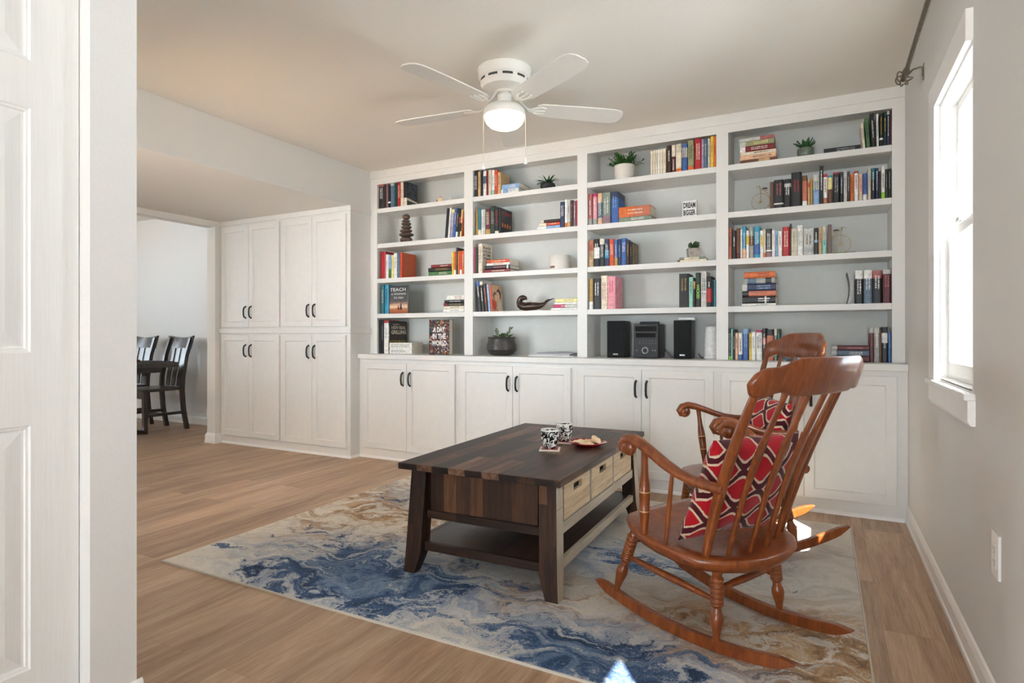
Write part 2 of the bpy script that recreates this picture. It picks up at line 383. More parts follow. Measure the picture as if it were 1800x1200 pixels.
def thing(name, label=None, cat=None, loc=(0, 0, 0), rz=0, group=None, world=False):
    """Empty at a thing's base. world=True: its parts are given in world coordinates"""
    o = bpy.data.objects.new(name, None); COL.objects.link(o); o.empty_display_size = .05
    o.location = loc; o.rotation_euler = (0, 0, rz)
    if label: tag(o, label, cat, group)
    if world: ROOT[o.name] = Vector(loc)
    return o
def copy_tree(o, parent=None, mp=None):
    c = o.copy(); COL.objects.link(c)
    if parent: c.parent = parent
    for ch in list(o.children): copy_tree(ch, c)
    return c
def text_bm(s, h, bold=0.0, width=None, sp=1.0):
    """letters as a mesh in the xz plane, baseline left at the origin, capital height h (and total width when given)"""
    cu = bpy.data.curves.new('t', 'FONT'); cu.body = s; cu.size = 1; cu.offset = bold; cu.extrude = 0.02; cu.space_character = sp; cu.resolution_u = 2
    o = bpy.data.objects.new('t', cu); COL.objects.link(o)
    dg = bpy.context.evaluated_depsgraph_get(); me = bpy.data.meshes.new_from_object(o.evaluated_get(dg))
    bpy.data.objects.remove(o); bpy.data.curves.remove(cu)
    xs = [v.co.x for v in me.vertices]; ys = [v.co.y for v in me.vertices]
    x0, x1, y0, y1 = min(xs), max(xs), min(ys), max(ys)
    k = h / (y1 - y0); kx = k if width is None else width / (x1 - x0)
    mb = MB(); mb.bm.from_mesh(me); bpy.data.meshes.remove(me)
    for v in mb.bm.verts: v.co = Vector(((v.co.x - x0) * kx, -(v.co.z + .0) * .01, (v.co.y - y0) * k))
    return mb, (x1 - x0) * kx
# ------------------------------------------------------------------ the setting
XR, XL, YU, YB, YP, YC = .4089, -3.489, 4.0253, 3.8902, 3.7815, 3.8657
H, HS, YW = 2.44, 2.104, 4.33
struct(MB().box(-9.3, .65, -4.1, 4.6, -.12, 0).done('floor', FLOORM), 'oak plank floor running towards the white bookcase', 'floor')
struct(MB().box(-9.3, .65, -4.1, 4.6, H, H + .12).done('ceiling', CEILP), 'plain white ceiling around the fan', 'ceiling')
struct(MB().box(-5.25, XL, .962, YW, HS, H - .001).done('ceiling_soffit', WALLP), 'dropped soffit above the tall pantry cabinets', 'ceiling')
struct(MB().box(-5.25, .65, YW, YW + .12, 0, H).done('wall_back', WALLP))
def wall_right():
    mb = MB(); X1 = XR + .085
    W = [(.02, .48, 1.3, 2.04), (2.29, 2.885, .845, 1.935)]
    y = -4.0
    for a, b, z0, z1 in W:
        mb.box(XR, X1, y, a, 0, H); mb.box(XR, X1, a, b, 0, z0); mb.box(XR, X1, a, b, z1, H); y = b
    mb.box(XR, X1, y, YW, 0, H)
    return mb.done('wall_right', WALLR)
struct(wall_right())
def wall_left():
    mb = MB(); x0, x1 = -1.79, -1.647
    mb.box(x0, x1, .846, .962, 0, H); mb.box(x0, x1, .03, .846, 2.06, H); mb.box(x0, x1, -4.0, .03, 0, H)
    return mb.done('wall_left', WALLL)
struct(wall_left())
mb = MB(); mb.box(-5.25, -4.05, .85, .962, 0, H); mb.box(-2.65, -1.79, .85, .962, 0, H); mb.box(-4.05, -2.65, .85, .962, 0, .6); mb.box(-4.05, -2.65, .85, .962, 2.0, H)
struct(mb.done('wall_front', WALLP))
mb = MB(); mb.box(-5.237, -5.12, 3.72, YW, 0, HS); mb.box(-5.237, -5.12, .962, 3.72, 2.052, HS)
struct(mb.done('wall_partition', WALLP))
struct(MB().box(-9.3, -5.25, 4.43, 4.55, 0, H).done('wall_dining', WALLL))
struct(MB().box(-5.26, -5.13, YW, 4.43, 0, H).done('wall_dining_return', WALLL))
mb = MB(); mb.box(-9.3, -9.18, .8, 4.55, 0, .8); mb.box(-9.3, -9.18, .8, 4.55, 2.1, H); mb.box(-9.3, -9.18, .8, 1.9, .8, 2.1); mb.box(-9.3, -9.18, 3.0, 4.55, .8, 2.1)
struct(mb.done('wall_dining_end', WALLL))
mb = MB(); mb.box(-9.3, -5.25, .7, .82, 0, .8); mb.box(-9.3, -5.25, .7, .82, 2.0, H); mb.box(-9.3, -8.3, .7, .82, .8, 2.0); mb.box(-7.3, -5.25, .7, .82, .8, 2.0)
struct(mb.done('wall_dining_front', WALLL))
YR = -3.4
mb = MB(); mb.box(-1.79, -1.0, YR - .1, YR, 0, H); mb.box(.36, .65, YR - .1, YR, 0, H); mb.box(-1.0, .36, YR - .1, YR, 2.05, H)
struct(mb.done('wall_rear', WALLL))
struct(MB().box(-2.6, -2.48, -.3, .85, 0, H).done('wall_closet', WALLL))
struct(MB().box(-2.48, -1.79, -.42, -.3, 0, H).done('wall_closet_side', WALLL))
# frieze above the bookcase
struct(MB().box(XL, XR, YU - .006, YW, 2.3738, H - .0005).done('trim_1', PAINT, bevel=.003))
# band under the soffit round the pantry side
mb = MB(); mb.box(-5.12, XL + .012, YP - .012, YP, 2.062, HS); mb.box(XL, XL + .012, YP, YU - .0005, 2.062, HS)
struct(mb.done('trim_2', PAINT))
# baseboards
def base_profile(x, s): return [(x, 0), (x + s * .015, 0), (x + s * .015, .018), (x + s * .011, .024), (x + s * .011, .068), (x + s * .005, .086), (x, .093)]
def baseboard_y(name, x, s, y0, y1):   # runs along y on a wall whose face is at x
    mb = MB(); mb.prism(base_profile(x, s), y0, y1, 'y'); return struct(mb.done(name, TRIMP))
def baseboard_x(name, y, s, x0, x1):
    mb = MB(); mb.prism(base_profile(y, s), x0, x1, 'x'); return struct(mb.done(name, TRIMP))
baseboard_y('baseboard_right', XR, -1, YR, YB)
baseboard_y('baseboard_left', -1.647, 1, .846, .977)
baseboard_x('baseboard_front', .962, 1, -5.1, -1.632)
baseboard_x('baseboard_dining', 4.43, -1, -9.1, -5.2)
def stub_base():
    mb = MB(); x0, x1, y0 = -5.237, -5.12, 3.72
    for d, z0, z1, d2 in ((.017, 0, .02, .017), (.013, .02, .072, .013), (.013, .072, .095, .002)):
        lo = [(x0 - d, y0 - d, z0), (x1 + d, y0 - d, z0), (x1 + d, YP - .001, z0), (x0 - d, YP - .001, z0)]
        hi = [(x0 - d2, y0 - d2, z1), (x1 + d2, y0 - d2, z1), (x1 + d2, YP - .001, z1), (x0 - d2, YP - .001, z1)]
        mb.hexa(lo, hi)
    return struct(mb.done('baseboard_partition', TRIMP))
stub_base()
# ---- closet door on the left (six moulded panels)
def six_panel_door():
    root = struct(thing('door_1', 'white six-panel closet door with moulded panels', 'door', (-1.7, .83, .012), world=True))
    xf = -1.694; y1 = at_x(138.5, 600, xf).y; y0 = y1 - .745; zt = 2.04; zb = .012
    st = y1 - at_x(54, 600, xf).y; mul = .095; pw = (y1 - y0 - 2 * st - mul) / 2
    zs = [at_x(54, v, xf).z for v in (107, 190, 619.6, 747, 1176)]
    rows = [(zs[4], zs[3]), (zs[2], zs[1]), (zs[0], zt - .1)]
    slab = MB(); slab.box(xf - .035, xf - .010, y0, y1, zb, zt)
    # stiles and rails
    edges = [zb] + [e for r in rows for e in r] + [zt]
    for a, b in ((y1 - st, y1), (y0, y0 + st), (y0 + st + pw, y1 - st - pw)): slab.box(xf - .010, xf, a, b, zb, zt)
    for k in range(0, 8, 2):
        for a in (y0 + st, y1 - st - pw): slab.box(xf - .010, xf, a, a + pw, edges[k], edges[k + 1])
    slab.done('door_slab', DOORM, root)
    for (a, b) in rows:
        for ya in (y0 + st, y1 - st - pw):
            mb = MB(); o = lambda i, x: [(x, ya + i, a + i), (x, ya + pw - i, a + i), (x, ya + pw - i, b - i), (x, ya + i, b - i)]
            # cove round the opening, then the raised field
            rings = [o(.0, xf - .0002), o(.004, xf - .004), o(.009, xf - .0045), o(.011, xf - .009), o(.016, xf - .009), o(.05, xf - .003)]
            V = [[mb.V(p) for p in r] for r in rings]
            for r, q in zip(V, V[1:]):
                for i in range(4): mb.face([r[i], r[(i + 1) % 4], q[(i + 1) % 4], q[i]])
            mb.face(V[-1]); mb.done('door_panel', DOORM, root)
six_panel_door()
# ---- windows in the right wall
def window(name, y0, y1, label, far_casing=True, near_casing=False, z0=.845, z1=1.935):
    root = struct(thing(name, label, 'window', (XR, (y0 + y1) / 2, z0), world=True))
    mb = MB(); xa, xb = XR - .02, XR
    if far_casing:
        mb.box(xa, xb, y1, y1 + .142, z0 - .012, z1)
    if near_casing: mb.box(xa, xb, y0 - .142, y0, z0 - .012, z1)
    mb.box(xa, xb, y0 - (.142 if near_casing else 0), y1 + .142, z1, z1 + .1)
    mb.done('window_casing', TRIMP, root)
    mb = MB(); X1 = XR + .085      # jamb liner
    mb.box(XR, X1, y1 - .012, y1, z0, z1); mb.box(XR, X1, y0, y0 + .012, z0, z1); mb.box(XR, X1, y0 + .012, y1 - .012, z1 - .012, z1); mb.box(XR, X1, y0 + .012, y1 - .012, z0, z0 + .014)
    mb.done('window_jamb', TRIMP, root)
    zm = 1.405 if z0 < 1 else (z0 + z1) / 2
    for nm, xs, a, b in (('lower_sash', XR + .022, z0 + .014, zm + .02), ('upper_sash', XR + .052, zm - .02, z1 - .012)):
        mb = MB(); ya, yb = y0 + .013, y1 - .013; w = .042
        mb.box(xs, xs + .032, ya, ya + w, a, b); mb.box(xs, xs + .032, yb - w, yb, a, b)
        bw = .062 if nm == 'lower_sash' else .034
        mb.box(xs, xs + .032, ya + w, yb - w, a, a + bw); mb.box(xs, xs + .032, ya + w, yb - w, b - .036, b)
        s = mb.done(nm, TRIMP, root, bevel=.003)
        MB().box(xs + .014, xs + .018, ya + w - .004, yb - w + .004, a + bw - .004, b - .032).done('glass_pane', GLASSM, s)
    mb = MB(); mb.box(XR + .008, XR + .022, (y0 + y1) / 2 - .03, (y0 + y1) / 2 + .03, zm + .02, zm + .034); mb.done('sash_lock', WHITEP, root)
    a, b = y0 - (.17 if near_casing else .035), y1 + .172
    mb = MB(); mb.box(XR - .03, XR, a, b, z0 - .022, z0); mb.box(XR, XR + .02, y0 + .012, y1 - .012, z0 - .022 + .022, z0 + .012)
    mb.done('window_stool', TRIMP, root, bevel=.004)
    mb = MB(); mb.prism([(XR, z0 - .1), (XR - .012, z0 - .1), (XR - .02, z0 - .085), (XR - .02, z0 - .022), (XR, z0 - .022)], a + .005, b - .03, 'y'); mb.done('window_apron', TRIMP, root)
window('window_1', 2.29, 2.885, 'double-hung window in the right-hand wall with a deep white sill')
window('window_2', .02, .48, 'small double-hung window nearer the viewer in the same wall', True, True, 1.3, 2.04)
# glazed patio door added behind the camera for fill light; dining windows
root = struct(thing('added_window_3', 'unseen glazed patio door added behind the viewer for fill light', 'window', (-.62, YR - .06, 0), world=True))
mb = MB()
for x in (-1.0, -.345, .31): mb.box(x, x + .05, YR - .08, YR - .02, 0, 2.05)
mb.box(-.95, .31, YR - .08, YR - .02, 0, .05); mb.box(-.95, .31, YR - .08, YR - .02, 2.0, 2.05); mb.done('window_frame', TRIMP, root)
MB().box(-.95, .31, YR - .052, YR - .046, .05, 2.0).done('glass_pane', GLASSM, root)
for nm, lab, bx in (('window_4', 'dining room end window', (-9.26, -9.22, 1.9, 3.0, .8, 2.1)), ('window_5', 'dining room front window', (-8.3, -7.3, .74, .78, .8, 2.0)), ('added_window_6', 'unseen wide window added opposite the bookcase for frontal light', (-4.05, -2.65, .88, .92, .6, 2.0))):  # the wide one opposite the bookcase is added to light it from the front
    root = struct(thing(nm, lab, 'window', ((bx[0] + bx[1]) / 2, (bx[2] + bx[3]) / 2, bx[4]), world=True))
    x0, x1, y0, y1, z0, z1 = bx; mb = MB()
    if x1 - x0 < y1 - y0:
        for y in (y0, (y0 + y1) / 2 - .025, y1 - .05): mb.box(x0, x1, y, y + .05, z0, z1)
        mb.box(x0, x1, y0, y1, z0, z0 + .05); mb.box(x0, x1, y0, y1, z1 - .05, z1)
    else:
        for x in (x0, (x0 + x1) / 2 - .025, x1 - .05): mb.box(x, x + .05, y0, y1, z0, z1)
        mb.box(x0, x1, y0, y1, z0, z0 + .05); mb.box(x0, x1, y0, y1, z1 - .05, z1)
    mb.done('window_frame', TRIMP, root)
    MB().box(x0 + .017, x1 - .017, y0 + .017, y1 - .017, z0 + .02, z1 - .02).done('glass_pane', GLASSM, root)
# ------------------------------------------------------------------ cabinets
def shaker(mb, x0, x1, z0, z1, y, th=.02, fw=.05, dep=.008, sl=.006):
    def ring(i, yy): return [mb.V((x0 + i, yy, z0 + i)), mb.V((x1 - i, yy, z0 + i)), mb.V((x1 - i, yy, z1 - i)), mb.V((x0 + i, yy, z1 - i))]
    R = [ring(0, y + th), ring(0, y + .002), ring(.002, y), ring(fw, y), ring(fw + .002, y + .003), ring(fw + sl, y + dep)]
    mb.face(R[0]); mb.face(R[-1])
    for a, b in zip(R, R[1:]):
        for i in range(4): mb.face([a[i], a[(i + 1) % 4], b[(i + 1) % 4], b[i]])
    return mb
def pull(x, y, z0, z1, parent):
    mb = MB(); d = .026
    zs = [(0, 0), (.10, .75), (.25, .98), (.5, 1.08), (.75, .98), (.9, .75), (1, 0)]
    L = z1 - z0
    pts = [(x, y - .001, z0 + .006)] + [(x, y - d * b, z0 + .004 + (L - .008) * a) for a, b in zs[1:-1]] + [(x, y - .001, z1 - .006)]
    mb.tube(pts, [.0068, .0062, .006, .006, .006, .0062, .0068], 8, 0, True, (1, 1.25), up=(0, 1, .01))
    for z in (z0 + .006, z1 - .006): mb.ball((x, y - .002, z), (.0085, .004, .0085), 10)
    return mb.done('handle', BRONZE, parent)
def cabinet(name, label, group, x0, x1, z0, z1, yf, doors, dz, hz, yback=YW - .002, side=None):
    root = thing(name, label, 'cabinet', ((x0 + x1) / 2, yf, z0), group=group, world=True)
    MB().box(x0, x1, yf, yback, z0, z1).done('cabinet_body', PAINT, root)
    m = doors[1]
    for k, (a, b) in enumerate(((doors[0], m - .0012), (m + .0012, doors[2]))):
        mb = MB(); shaker(mb, a, b, dz[0], dz[1], yf - .02); d = mb.done('door', PAINT, root)
        pull(m + (-.036 if k == 0 else .036), yf - .02, hz[0], hz[1], d)
    return root
G = 'base cabinets under the bookcase'
bd = [(XL, -2.4977, (-3.4367, -2.979, -2.5218)), (-2.4977, -1.5383, (-2.4736, -2.0156, -1.5624)), (-1.5383, -.5848, (-1.5142, -1.0615, -.6085)), (-.5848, XR, (-.561, -.1016, .3558))]
bl = ['white base cabinet beside the tall pantry, first under the bookcase', 'white base cabinet under the bay with the clay planter', 'white base cabinet under the bay with the black stereo', 'white base cabinet behind the rocking chairs, next to the window wall']
for (x0, x1, d), lab in zip(bd, bl):
    x0 += .0006 if x0 == XL else 0
    cabinet('base_cabinet', lab, G, x0, x1 - (.0006 if x1 == XR else 0), 0, .8262, YB, d, (.0865, .7975), (.612, .728))
PG = 'pantry cabinets'
xm = -4.298
pl = {(0, 0): 'lower left white pantry cabinet, beside the dining room opening', (1, 0): 'lower white pantry cabinet beside the base cabinets', (0, 1): 'upper left white pantry cabinet, beside the dining room opening', (1, 1): 'upper white pantry cabinet beside the bookcase, under the soffit'}
for k, (x0, x1, d) in enumerate(((-5.119, xm, (-5.0889, -4.7076, -4.3117)), (xm, XL, (-4.2844, -3.9091, -3.5274)))):
    cabinet('pantry_cabinet', pl[(k, 0)], PG, x0, x1, 0, 1.041, YP, d, (.083, 1.026), (.822, .942))
    cabinet('pantry_cabinet', pl[(k, 1)], PG, x0, x1, 1.0875, 2.0615, YP, d, (1.1, 2.043), (1.178, 1.296))
mb = MB(); mb.prism([(-5.119, YP - .022), (XL + .018, YP - .022), (XL + .018, YU - .001), (XL, YU - .001), (XL, YW - .003), (-5.119, YW - .003)], 1.0415, 1.087)
struct(mb.done('trim_3', PAINT, bevel=.003))
struct(MB().box(-5.119, XL, YP, YW - .003, 2.062, HS - .0005).done('trim_4', PAINT))
# shoe moulding along the toe of the cabinets
mb = MB()
mb.prism([(YB, 0), (YB - .011, 0), (YB - .009, .012), (YB, .02)], XL + .012, XR - .0155, 'x')
struct(mb.done('baseboard_base_cabinets', TRIMP))
mb = MB(); mb.prism([(YP, 0), (YP - .011, 0), (YP - .009, .012), (YP, .02)], -5.1, XL + .011, 'x'); mb.prism([(XL, 0), (XL + .011, 0), (XL + .009, .012), (XL, .02)], YP, YB - .0005, 'y')
struct(mb.done('baseboard_pantry', TRIMP))
tag(MB().box(XL + .0006, XR - .0006, YC, YW - .002, .8266, .8665).done('countertop', PAINT, bevel=.003), 'long white countertop over the base cabinets, carrying the bookcase', 'countertop')
# ---- bookcase
BAYS = [(XL, -2.4895, -3.4122, -2.529), (-2.4895, -1.5337, -2.4499, -1.5705), (-1.5337, -.5784, -1.4969, -.615), (-.5784, XR, -.5418, .3454)]
SHZ = [2.113, 1.811, 1.511, 1.209]
CT = .8667
BL = ['white bookcase bay beside the pantry, with the stone cairn', 'white bookcase bay with the clay planter and carved wooden seal', 'white bookcase bay with the stereo and speakers', 'white bookcase bay next to the window wall, with brass bicycles']
def drilled():
    t = NT('drilled_cabinet_paint'); tc = t.n('ShaderNodeTexCoord'); sep = t.n('ShaderNodeSeparateXYZ'); t.l(tc.outputs['Object'], sep.inputs[0])
    dz = t.math('SUBTRACT', t.math('FRACT', t.math('DIVIDE', sep.outputs[2], .032)), .5); dz = t.math('MULTIPLY', dz, .032)
    m = None
    for yy in (.045, .235):
        dy = t.math('SUBTRACT', sep.outputs[1], yy)
        q = t.math('LESS_THAN', t.math('ADD', t.math('MULTIPLY', dy, dy), t.math('MULTIPLY', dz, dz)), .0029 ** 2)
        m = q if m is None else t.math('MAXIMUM', m, q)
    t.bsdf(t.mix(m, (226, 224, 220), (84, 80, 76)), .38); return t.m
DRILL = drilled()
BACKP = plain('recess_shaded_paint', (208, 209, 205), .5, var=.008, scale=20, bstr=.02)  # cabinet white greyed to paint in the shade at the shelf backs
for k, (x0, x1, a, b) in enumerate(BAYS):
    x0 += .0008 if k == 0 else 0; x1 -= .0008 if k == 3 else 0
    root = thing('bookcase_bay', BL[k], 'bookcase', ((x0 + x1) / 2, YU, CT), group='bookcase bays', world=True)
    MB().box(x0, a, YU, YW - .002, CT, 2.3736).done('side_panel', DRILL, root)
    MB().box(b, x1, YU, YW - .002, CT, 2.3736).done('side_panel', DRILL, root)
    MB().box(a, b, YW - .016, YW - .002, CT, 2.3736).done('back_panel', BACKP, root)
    MB().box(a, b, YU, YU + .014, 2.3205, 2.3736).done('top_rail', PAINT, root)
    for z in SHZ: MB().box(a + .0005, b - .0005, YU + .002, YW - .0165, z - .037, z).done('shelf', PAINT, root, bevel=.0015)
# ---- outlet
root = thing('wall_outlet', 'white electrical outlet on the right-hand wall', 'outlet', (XR, 2.0, .44), world=True)
MB().box(XR - .007, XR, 1.962, 2.034, .382, .5).done('cover_plate', WHITEP, root, bevel=.002)
o = MB().box(XR - .0085, XR - .007, 1.981, 2.015, .407, .475).done('receptacle', WHITEP, root, bevel=.001)
mb = MB()
for z in (.458, .424):
    mb.box(XR - .0088, XR - .0085, 1.99, 1.9915, z - .004, z + .006); mb.box(XR - .0088, XR - .0085, 2.003, 2.0045, z - .004, z + .006); mb.box(XR - .0088, XR - .0085, 1.9955, 1.9995, z - .012, z - .008)
mb.done('slots', BLACKP, o)
# ---- curtain rod
root = thing('curtain_rod', 'antique nickel curtain rod with scrolled finial above the window', 'curtain rod', (.341, 3.3, 2.25), world=True)
rx, rz_, ye = .339, 2.25, 3.36
MB().tube([(rx, -1.5, rz_), (rx, ye, rz_)], .0095, 14).done('rod', NICKEL, root)
mb = MB(); mb.tube([(rx, ye - .075, rz_), (rx, ye - .07, rz_), (rx, ye, rz_)], [.0125, .0135, .0135], 14); mb.done('collar', NICKEL, root)
mb = MB(); mb.ball((rx, ye + .05, rz_), (.011, .016, .011), 12)
for i in range(7):
    a = i * 2 * PI / 7 + .3; q = []
    for j in range(11):
        t = j / 10; ang = t * 2.2 * PI
        rr = .012 + .028 * math.sin(PI * min(1, t * 1.2)) ** 1.0 * (1 - .45 * t); yy = ye + .004 + .075 * t - .02 * math.sin(2 * PI * t)
        q.append((rx + rr * math.cos(a + t * .9), yy, rz_ + rr * math.sin(a + t * .9)))
    mb.tube(q, .0032, 6)
mb.done('finial', NICKEL, root)
mb = MB(); yb_ = ye - .045
mb.tube([(rx, yb_, rz_ - .013), (rx + .03, yb_, rz_ + .006), (XR - .012, yb_, rz_ + .012), (XR - .004, yb_, rz_ + .008), (XR - .004, yb_, rz_ - .03)], .004, 8, 0, True); mb.torus((rx, yb_, rz_), .0125, .003, 'y', 16, 6)
mb.box(XR - .004, XR - .0002, yb_ - .008, yb_ + .008, rz_ - .05, rz_ + .025); mb.done('bracket', NICKEL, root)
# ------------------------------------------------------------------ rug
RZ = .01
rug = MB().box(0, 2.768, 0, 1.982, .0005, RZ).done('area_rug', RUGM, bevel=.003)
rug.location = (-2.642, 1.662, 0)
tag(rug, 'abstract area rug swirled in blue, cream and tan on the oak floor', 'rug')
mb = MB(); e = .006
for b in ((-e, 2.768 + e, -e, -.0004), (-e, 2.768 + e, 1.9824, 1.982 + e), (-e, -.0004, -.0004, 1.9824), (2.7684, 2.768 + e, -.0004, 1.9824)): mb.box(*b, .0005, .0085)
o = mb.done('rug_binding', plain('cream_rug_binding', (206, 198, 186), .9, scale=300)); o.parent = rug
# ------------------------------------------------------------------ coffee table (local: x across, y along, z from the rug)
TW, TL, TZ, TT = .745, 1.286, .47, .027
tab = thing('coffee_table', 'rustic dark plank coffee table with pale drawers standing on the rug', 'coffee table', (-1.616, 2.04, RZ), .023)
MB().box(0, TW, 0, TL, TZ - TT, TZ).done('tabletop', RTOP, tab, bevel=.003)
zt = TZ - TT - .0005
def lg(nx, ny):
    """leg: top inset, foot splayed outwards, inner sides cut back at the foot"""
    sx = 1 if nx == 0 else -1; sy = 1 if ny == 0 else -1
    X = lambda v: v if nx == 0 else TW - v
    Y = lambda v: v if ny == 0 else TL - v
    w, d = .074, .07
    def sec(x, y, w, d, z): return [(X(x), Y(y), z), (X(x + w), Y(y), z), (X(x + w), Y(y + d), z), (X(x), Y(y + d), z)]
    T = sec(.036, .05, w, d, zt); M = sec(.022, .025, w + .002, d, .09); B = sec(.016, .018, .054, .05, 0)
    if nx != ny: T, M, B = T[::-1], M[::-1], B[::-1]
    mb = MB(); V = [[mb.V(p) for p in q] for q in (B, M, T)]
    mb.face(V[0][::-1]); mb.face(V[2])
    for a, b in zip(V, V[1:]):
        for i in range(4):
            j = (i + 1) % 4; f = mb.face([a[i], a[j], b[j], b[i]])
            if f and nx == 1 and abs(sum(v.co.x for v in f.verts) / 4 - max(v.co.x for v in f.verts)) < .02 and max(abs(v.co.x - f.verts[0].co.x) for v in f.verts) < .04 and min(v.co.x for v in f.verts) > TW - .06: f.material_index = 1  # window-side leg face gets the pale glare colour
    return mb.done('leg', [RLEG, RLITLEG], tab, bevel=.002)
for a in (0, 1):
    for b in (0, 1): lg(a, b)
zb, rb = .268, .232
for y0, y1, yo in ((.07, .095, -1), (TL - .095, TL - .07, 1)):
    MB().box(.122, TW - .122, y0, y1, zb - .002, zt).done('end_panel', REND, tab)
    ya = (y0 - .012, y1) if yo < 0 else (y0, y1 + .012)
    MB().box(.110, TW - .110, *ya, rb, zb - .0025).done('end_rail', RCROSS, tab, bevel=.002)
# drawer side
xf = TW - .036
mb = MB(); mb.box(xf - .02, xf, .118, TL - .118, rb, zb + .006); mb.done('front_rail', RLIT, tab, bevel=.002)
mb = MB(); mb.box(.062, .082, .118, TL - .118, rb, zt); mb.done('back_panel', RLONG, tab)
MB().box(.0825, xf - .0205, .0965, TL - .0965, rb, rb + .012).done('drawer_base', RSHELF, tab)
n = 3; y0, y1 = .126, TL - .126; dl = (y1 - y0) / n
for i in range(1, n):
    y = y0 + i * dl
    MB().box(xf - .03, xf - .002, y - .009, y + .009, zb + .0065, zt).done('drawer_divider', RLITLEG, tab)
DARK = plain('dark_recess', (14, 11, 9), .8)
for i in range(n):
    a, b = y0 + i * dl + .013, y0 + (i + 1) * dl - .013
    z0, z1 = zb + .012, zt - .004
    m, sw, s0, s1 = (a + b) / 2, .05, z1 - .066, z1 - .036
    mb = MB(); X0, X1 = xf - .018, xf - .003
    mb.box(X0, X1, a, b, z0, s0); mb.box(X0, X1, a, b, s1, z1); mb.box(X0, X1, a, m - sw, s0, s1); mb.box(X0, X1, m + sw, b, s0, s1)
    dr = mb.done('drawer', DRAWM, tab)
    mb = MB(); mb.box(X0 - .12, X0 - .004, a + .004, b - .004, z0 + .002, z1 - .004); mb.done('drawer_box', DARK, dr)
MB().box(.06, TW - .06, .06, TL - .06, .112, .13).done('lower_shelf', RSHELF, tab)
for y in (.052, TL - .074): MB().box(.104, TW - .104, y - .004, y + .018, .095, .1305 - .0001).done('shelf_apron', RCROSS, tab, bevel=.002)
for x, mt in ((.036, RLONG), (TW - .058, RLIT)): MB().box(x, x + .022, .104, TL - .104, .095, .1303).done('shelf_apron', mt, tab, bevel=.002)
# ------------------------------------------------------------------ things on the table
ZT = TZ + RZ
def on_table(u, v): return at_z(u, v, ZT)
mugp = [('black and white floral mug without handle on the red coaster', (966.6, 790.5)), ('black and white floral mug behind the red plate of biscuits', (991.5, 777.5))]
prof = [(0, .0), (.024, .0), (.027, .004), (.033, .014), (.0405, .034), (.0435, .055), (.0440, .075), (.0432, .0895), (.0425, .0905), (.0412, .0895), (.0418, .074), (.0410, .054), (.038, .034), (.030, .014), (0, .010)]
mz = MB().lathe(prof, 32).done('mug', MUGM)
p = on_table(*mugp[0][1]); mz.location = (p.x, p.y, ZT + .0085); tag(mz, mugp[0][0], 'mug', 'floral mugs on the coffee table')
m2 = mz.copy(); COL.objects.link(m2); p2 = on_table(*mugp[1][1]); m2.location = (p2.x, p2.y, ZT + .0085); m2.rotation_euler = (0, 0, 2.1); tag(m2, mugp[1][0], 'mug', 'floral mugs on the coffee table')
for q, rz, lab in ((p, .35, 'square red and cream coaster under the nearer floral mug'), (p2, .2, 'square coaster under the farther floral mug')):
    mb = MB(); mb.box(-.048, .048, -.048, .048, 0, .0075); o = mb.done('coaster', plain('cream_coaster_stone', (226, 212, 196), .5), bevel=.002)
    o.location = (q.x, q.y, ZT + .0003); o.rotation_euler = (0, 0, rz); tag(o, lab, 'coaster', 'coasters on the coffee table')
    i = MB().box(-.038, .038, -.038, .038, .0075, .0082).done('red_inlay', plain('coaster_red', (158, 44, 52), .4)); i.parent = o; i['label'] = 'red printed centre'
pc = on_table(1033, 783.5)
o = MB().lathe([(0, .004), (.045, .004), (.05, .0), (.054, .002), (.075, .011), (.093, .019), (.0945, .021), (.0925, .0225), (.074, .0155), (.052, .0085), (0, .0085)], 40, sy=1.0).done('plate', plain('red_glaze', (150, 22, 32), .18, coat=.5, var=.03))
o.location = (pc.x, pc.y, ZT + .0003); o.rotation_euler = (0, 0, .3); tag(o, 'small red plate of biscuits near the table edge', 'plate')
BISC = mottled('pale_biscuit', [(214, 172, 122), (236, 208, 168), (244, 226, 196)], 20, .6)
def biscuit(dx, dy, z, rz, tilt, lab, r=(.037, .019, .011)):
    mb = MB(); mb.ball((0, 0, 0), r, 16)
    for v in mb.bm.verts: v.co.z = v.co.z * (.6 if v.co.z < 0 else 1) + .002 * math.sin(v.co.x * 160)
    o = mb.done('biscuit', BISC); o.location = (pc.x + dx, pc.y + dy, ZT + z); o.rotation_euler = (0, tilt, rz); tag(o, lab, 'biscuit', 'biscuits on the red plate')
biscuit(-.044, .004, .0172, .9, 0, 'pale biscuit at the left end of the red plate')
biscuit(.002, .040, .0172, .2, 0, 'pale biscuit in the middle of the plate, behind the front one')
biscuit(.010, -.040, .0172, .25, 0, 'pale biscuit lying at the front of the red plate')
biscuit(.042, .006, .034, -.75, .3, 'pale biscuit propped on top of the others, at the right')
# ------------------------------------------------------------------ rocking chairs (local: x forward, y to the sitter's left, z up from the rug)
R_, X0_, T_ = 1.393, -.003, .038
def rz_at(x): return (x - X0_) ** 2 / (2 * R_)
def rw(x): return .193 + .068 * x
def interp(tab, t):
    for (a, va), (b, vb) in zip(tab, tab[1:]):
        if t <= b: return va + (vb - va) * (t - a) / (b - a)
    return tab[-1][1]
def axis_lathe(mb, p, q, prof, n=16, mat=None):
    p, q = Vector(p), Vector(q); L = (q - p).length; M = (q - p).to_track_quat('Z', 'Y').to_matrix()
    t = MB(); t.lathe([(0, 0)] + [(r, a * L) for a, r in prof] + [(0, L)], n, mat=([0] + mat + [0]) if mat else None)
    for v in t.bm.verts: v.co = p + M @ v.co
    me = bpy.data.meshes.new('t'); t.bm.to_mesh(me); t.bm.free(); mb.bm.from_mesh(me); bpy.data.meshes.remove(me); return mb
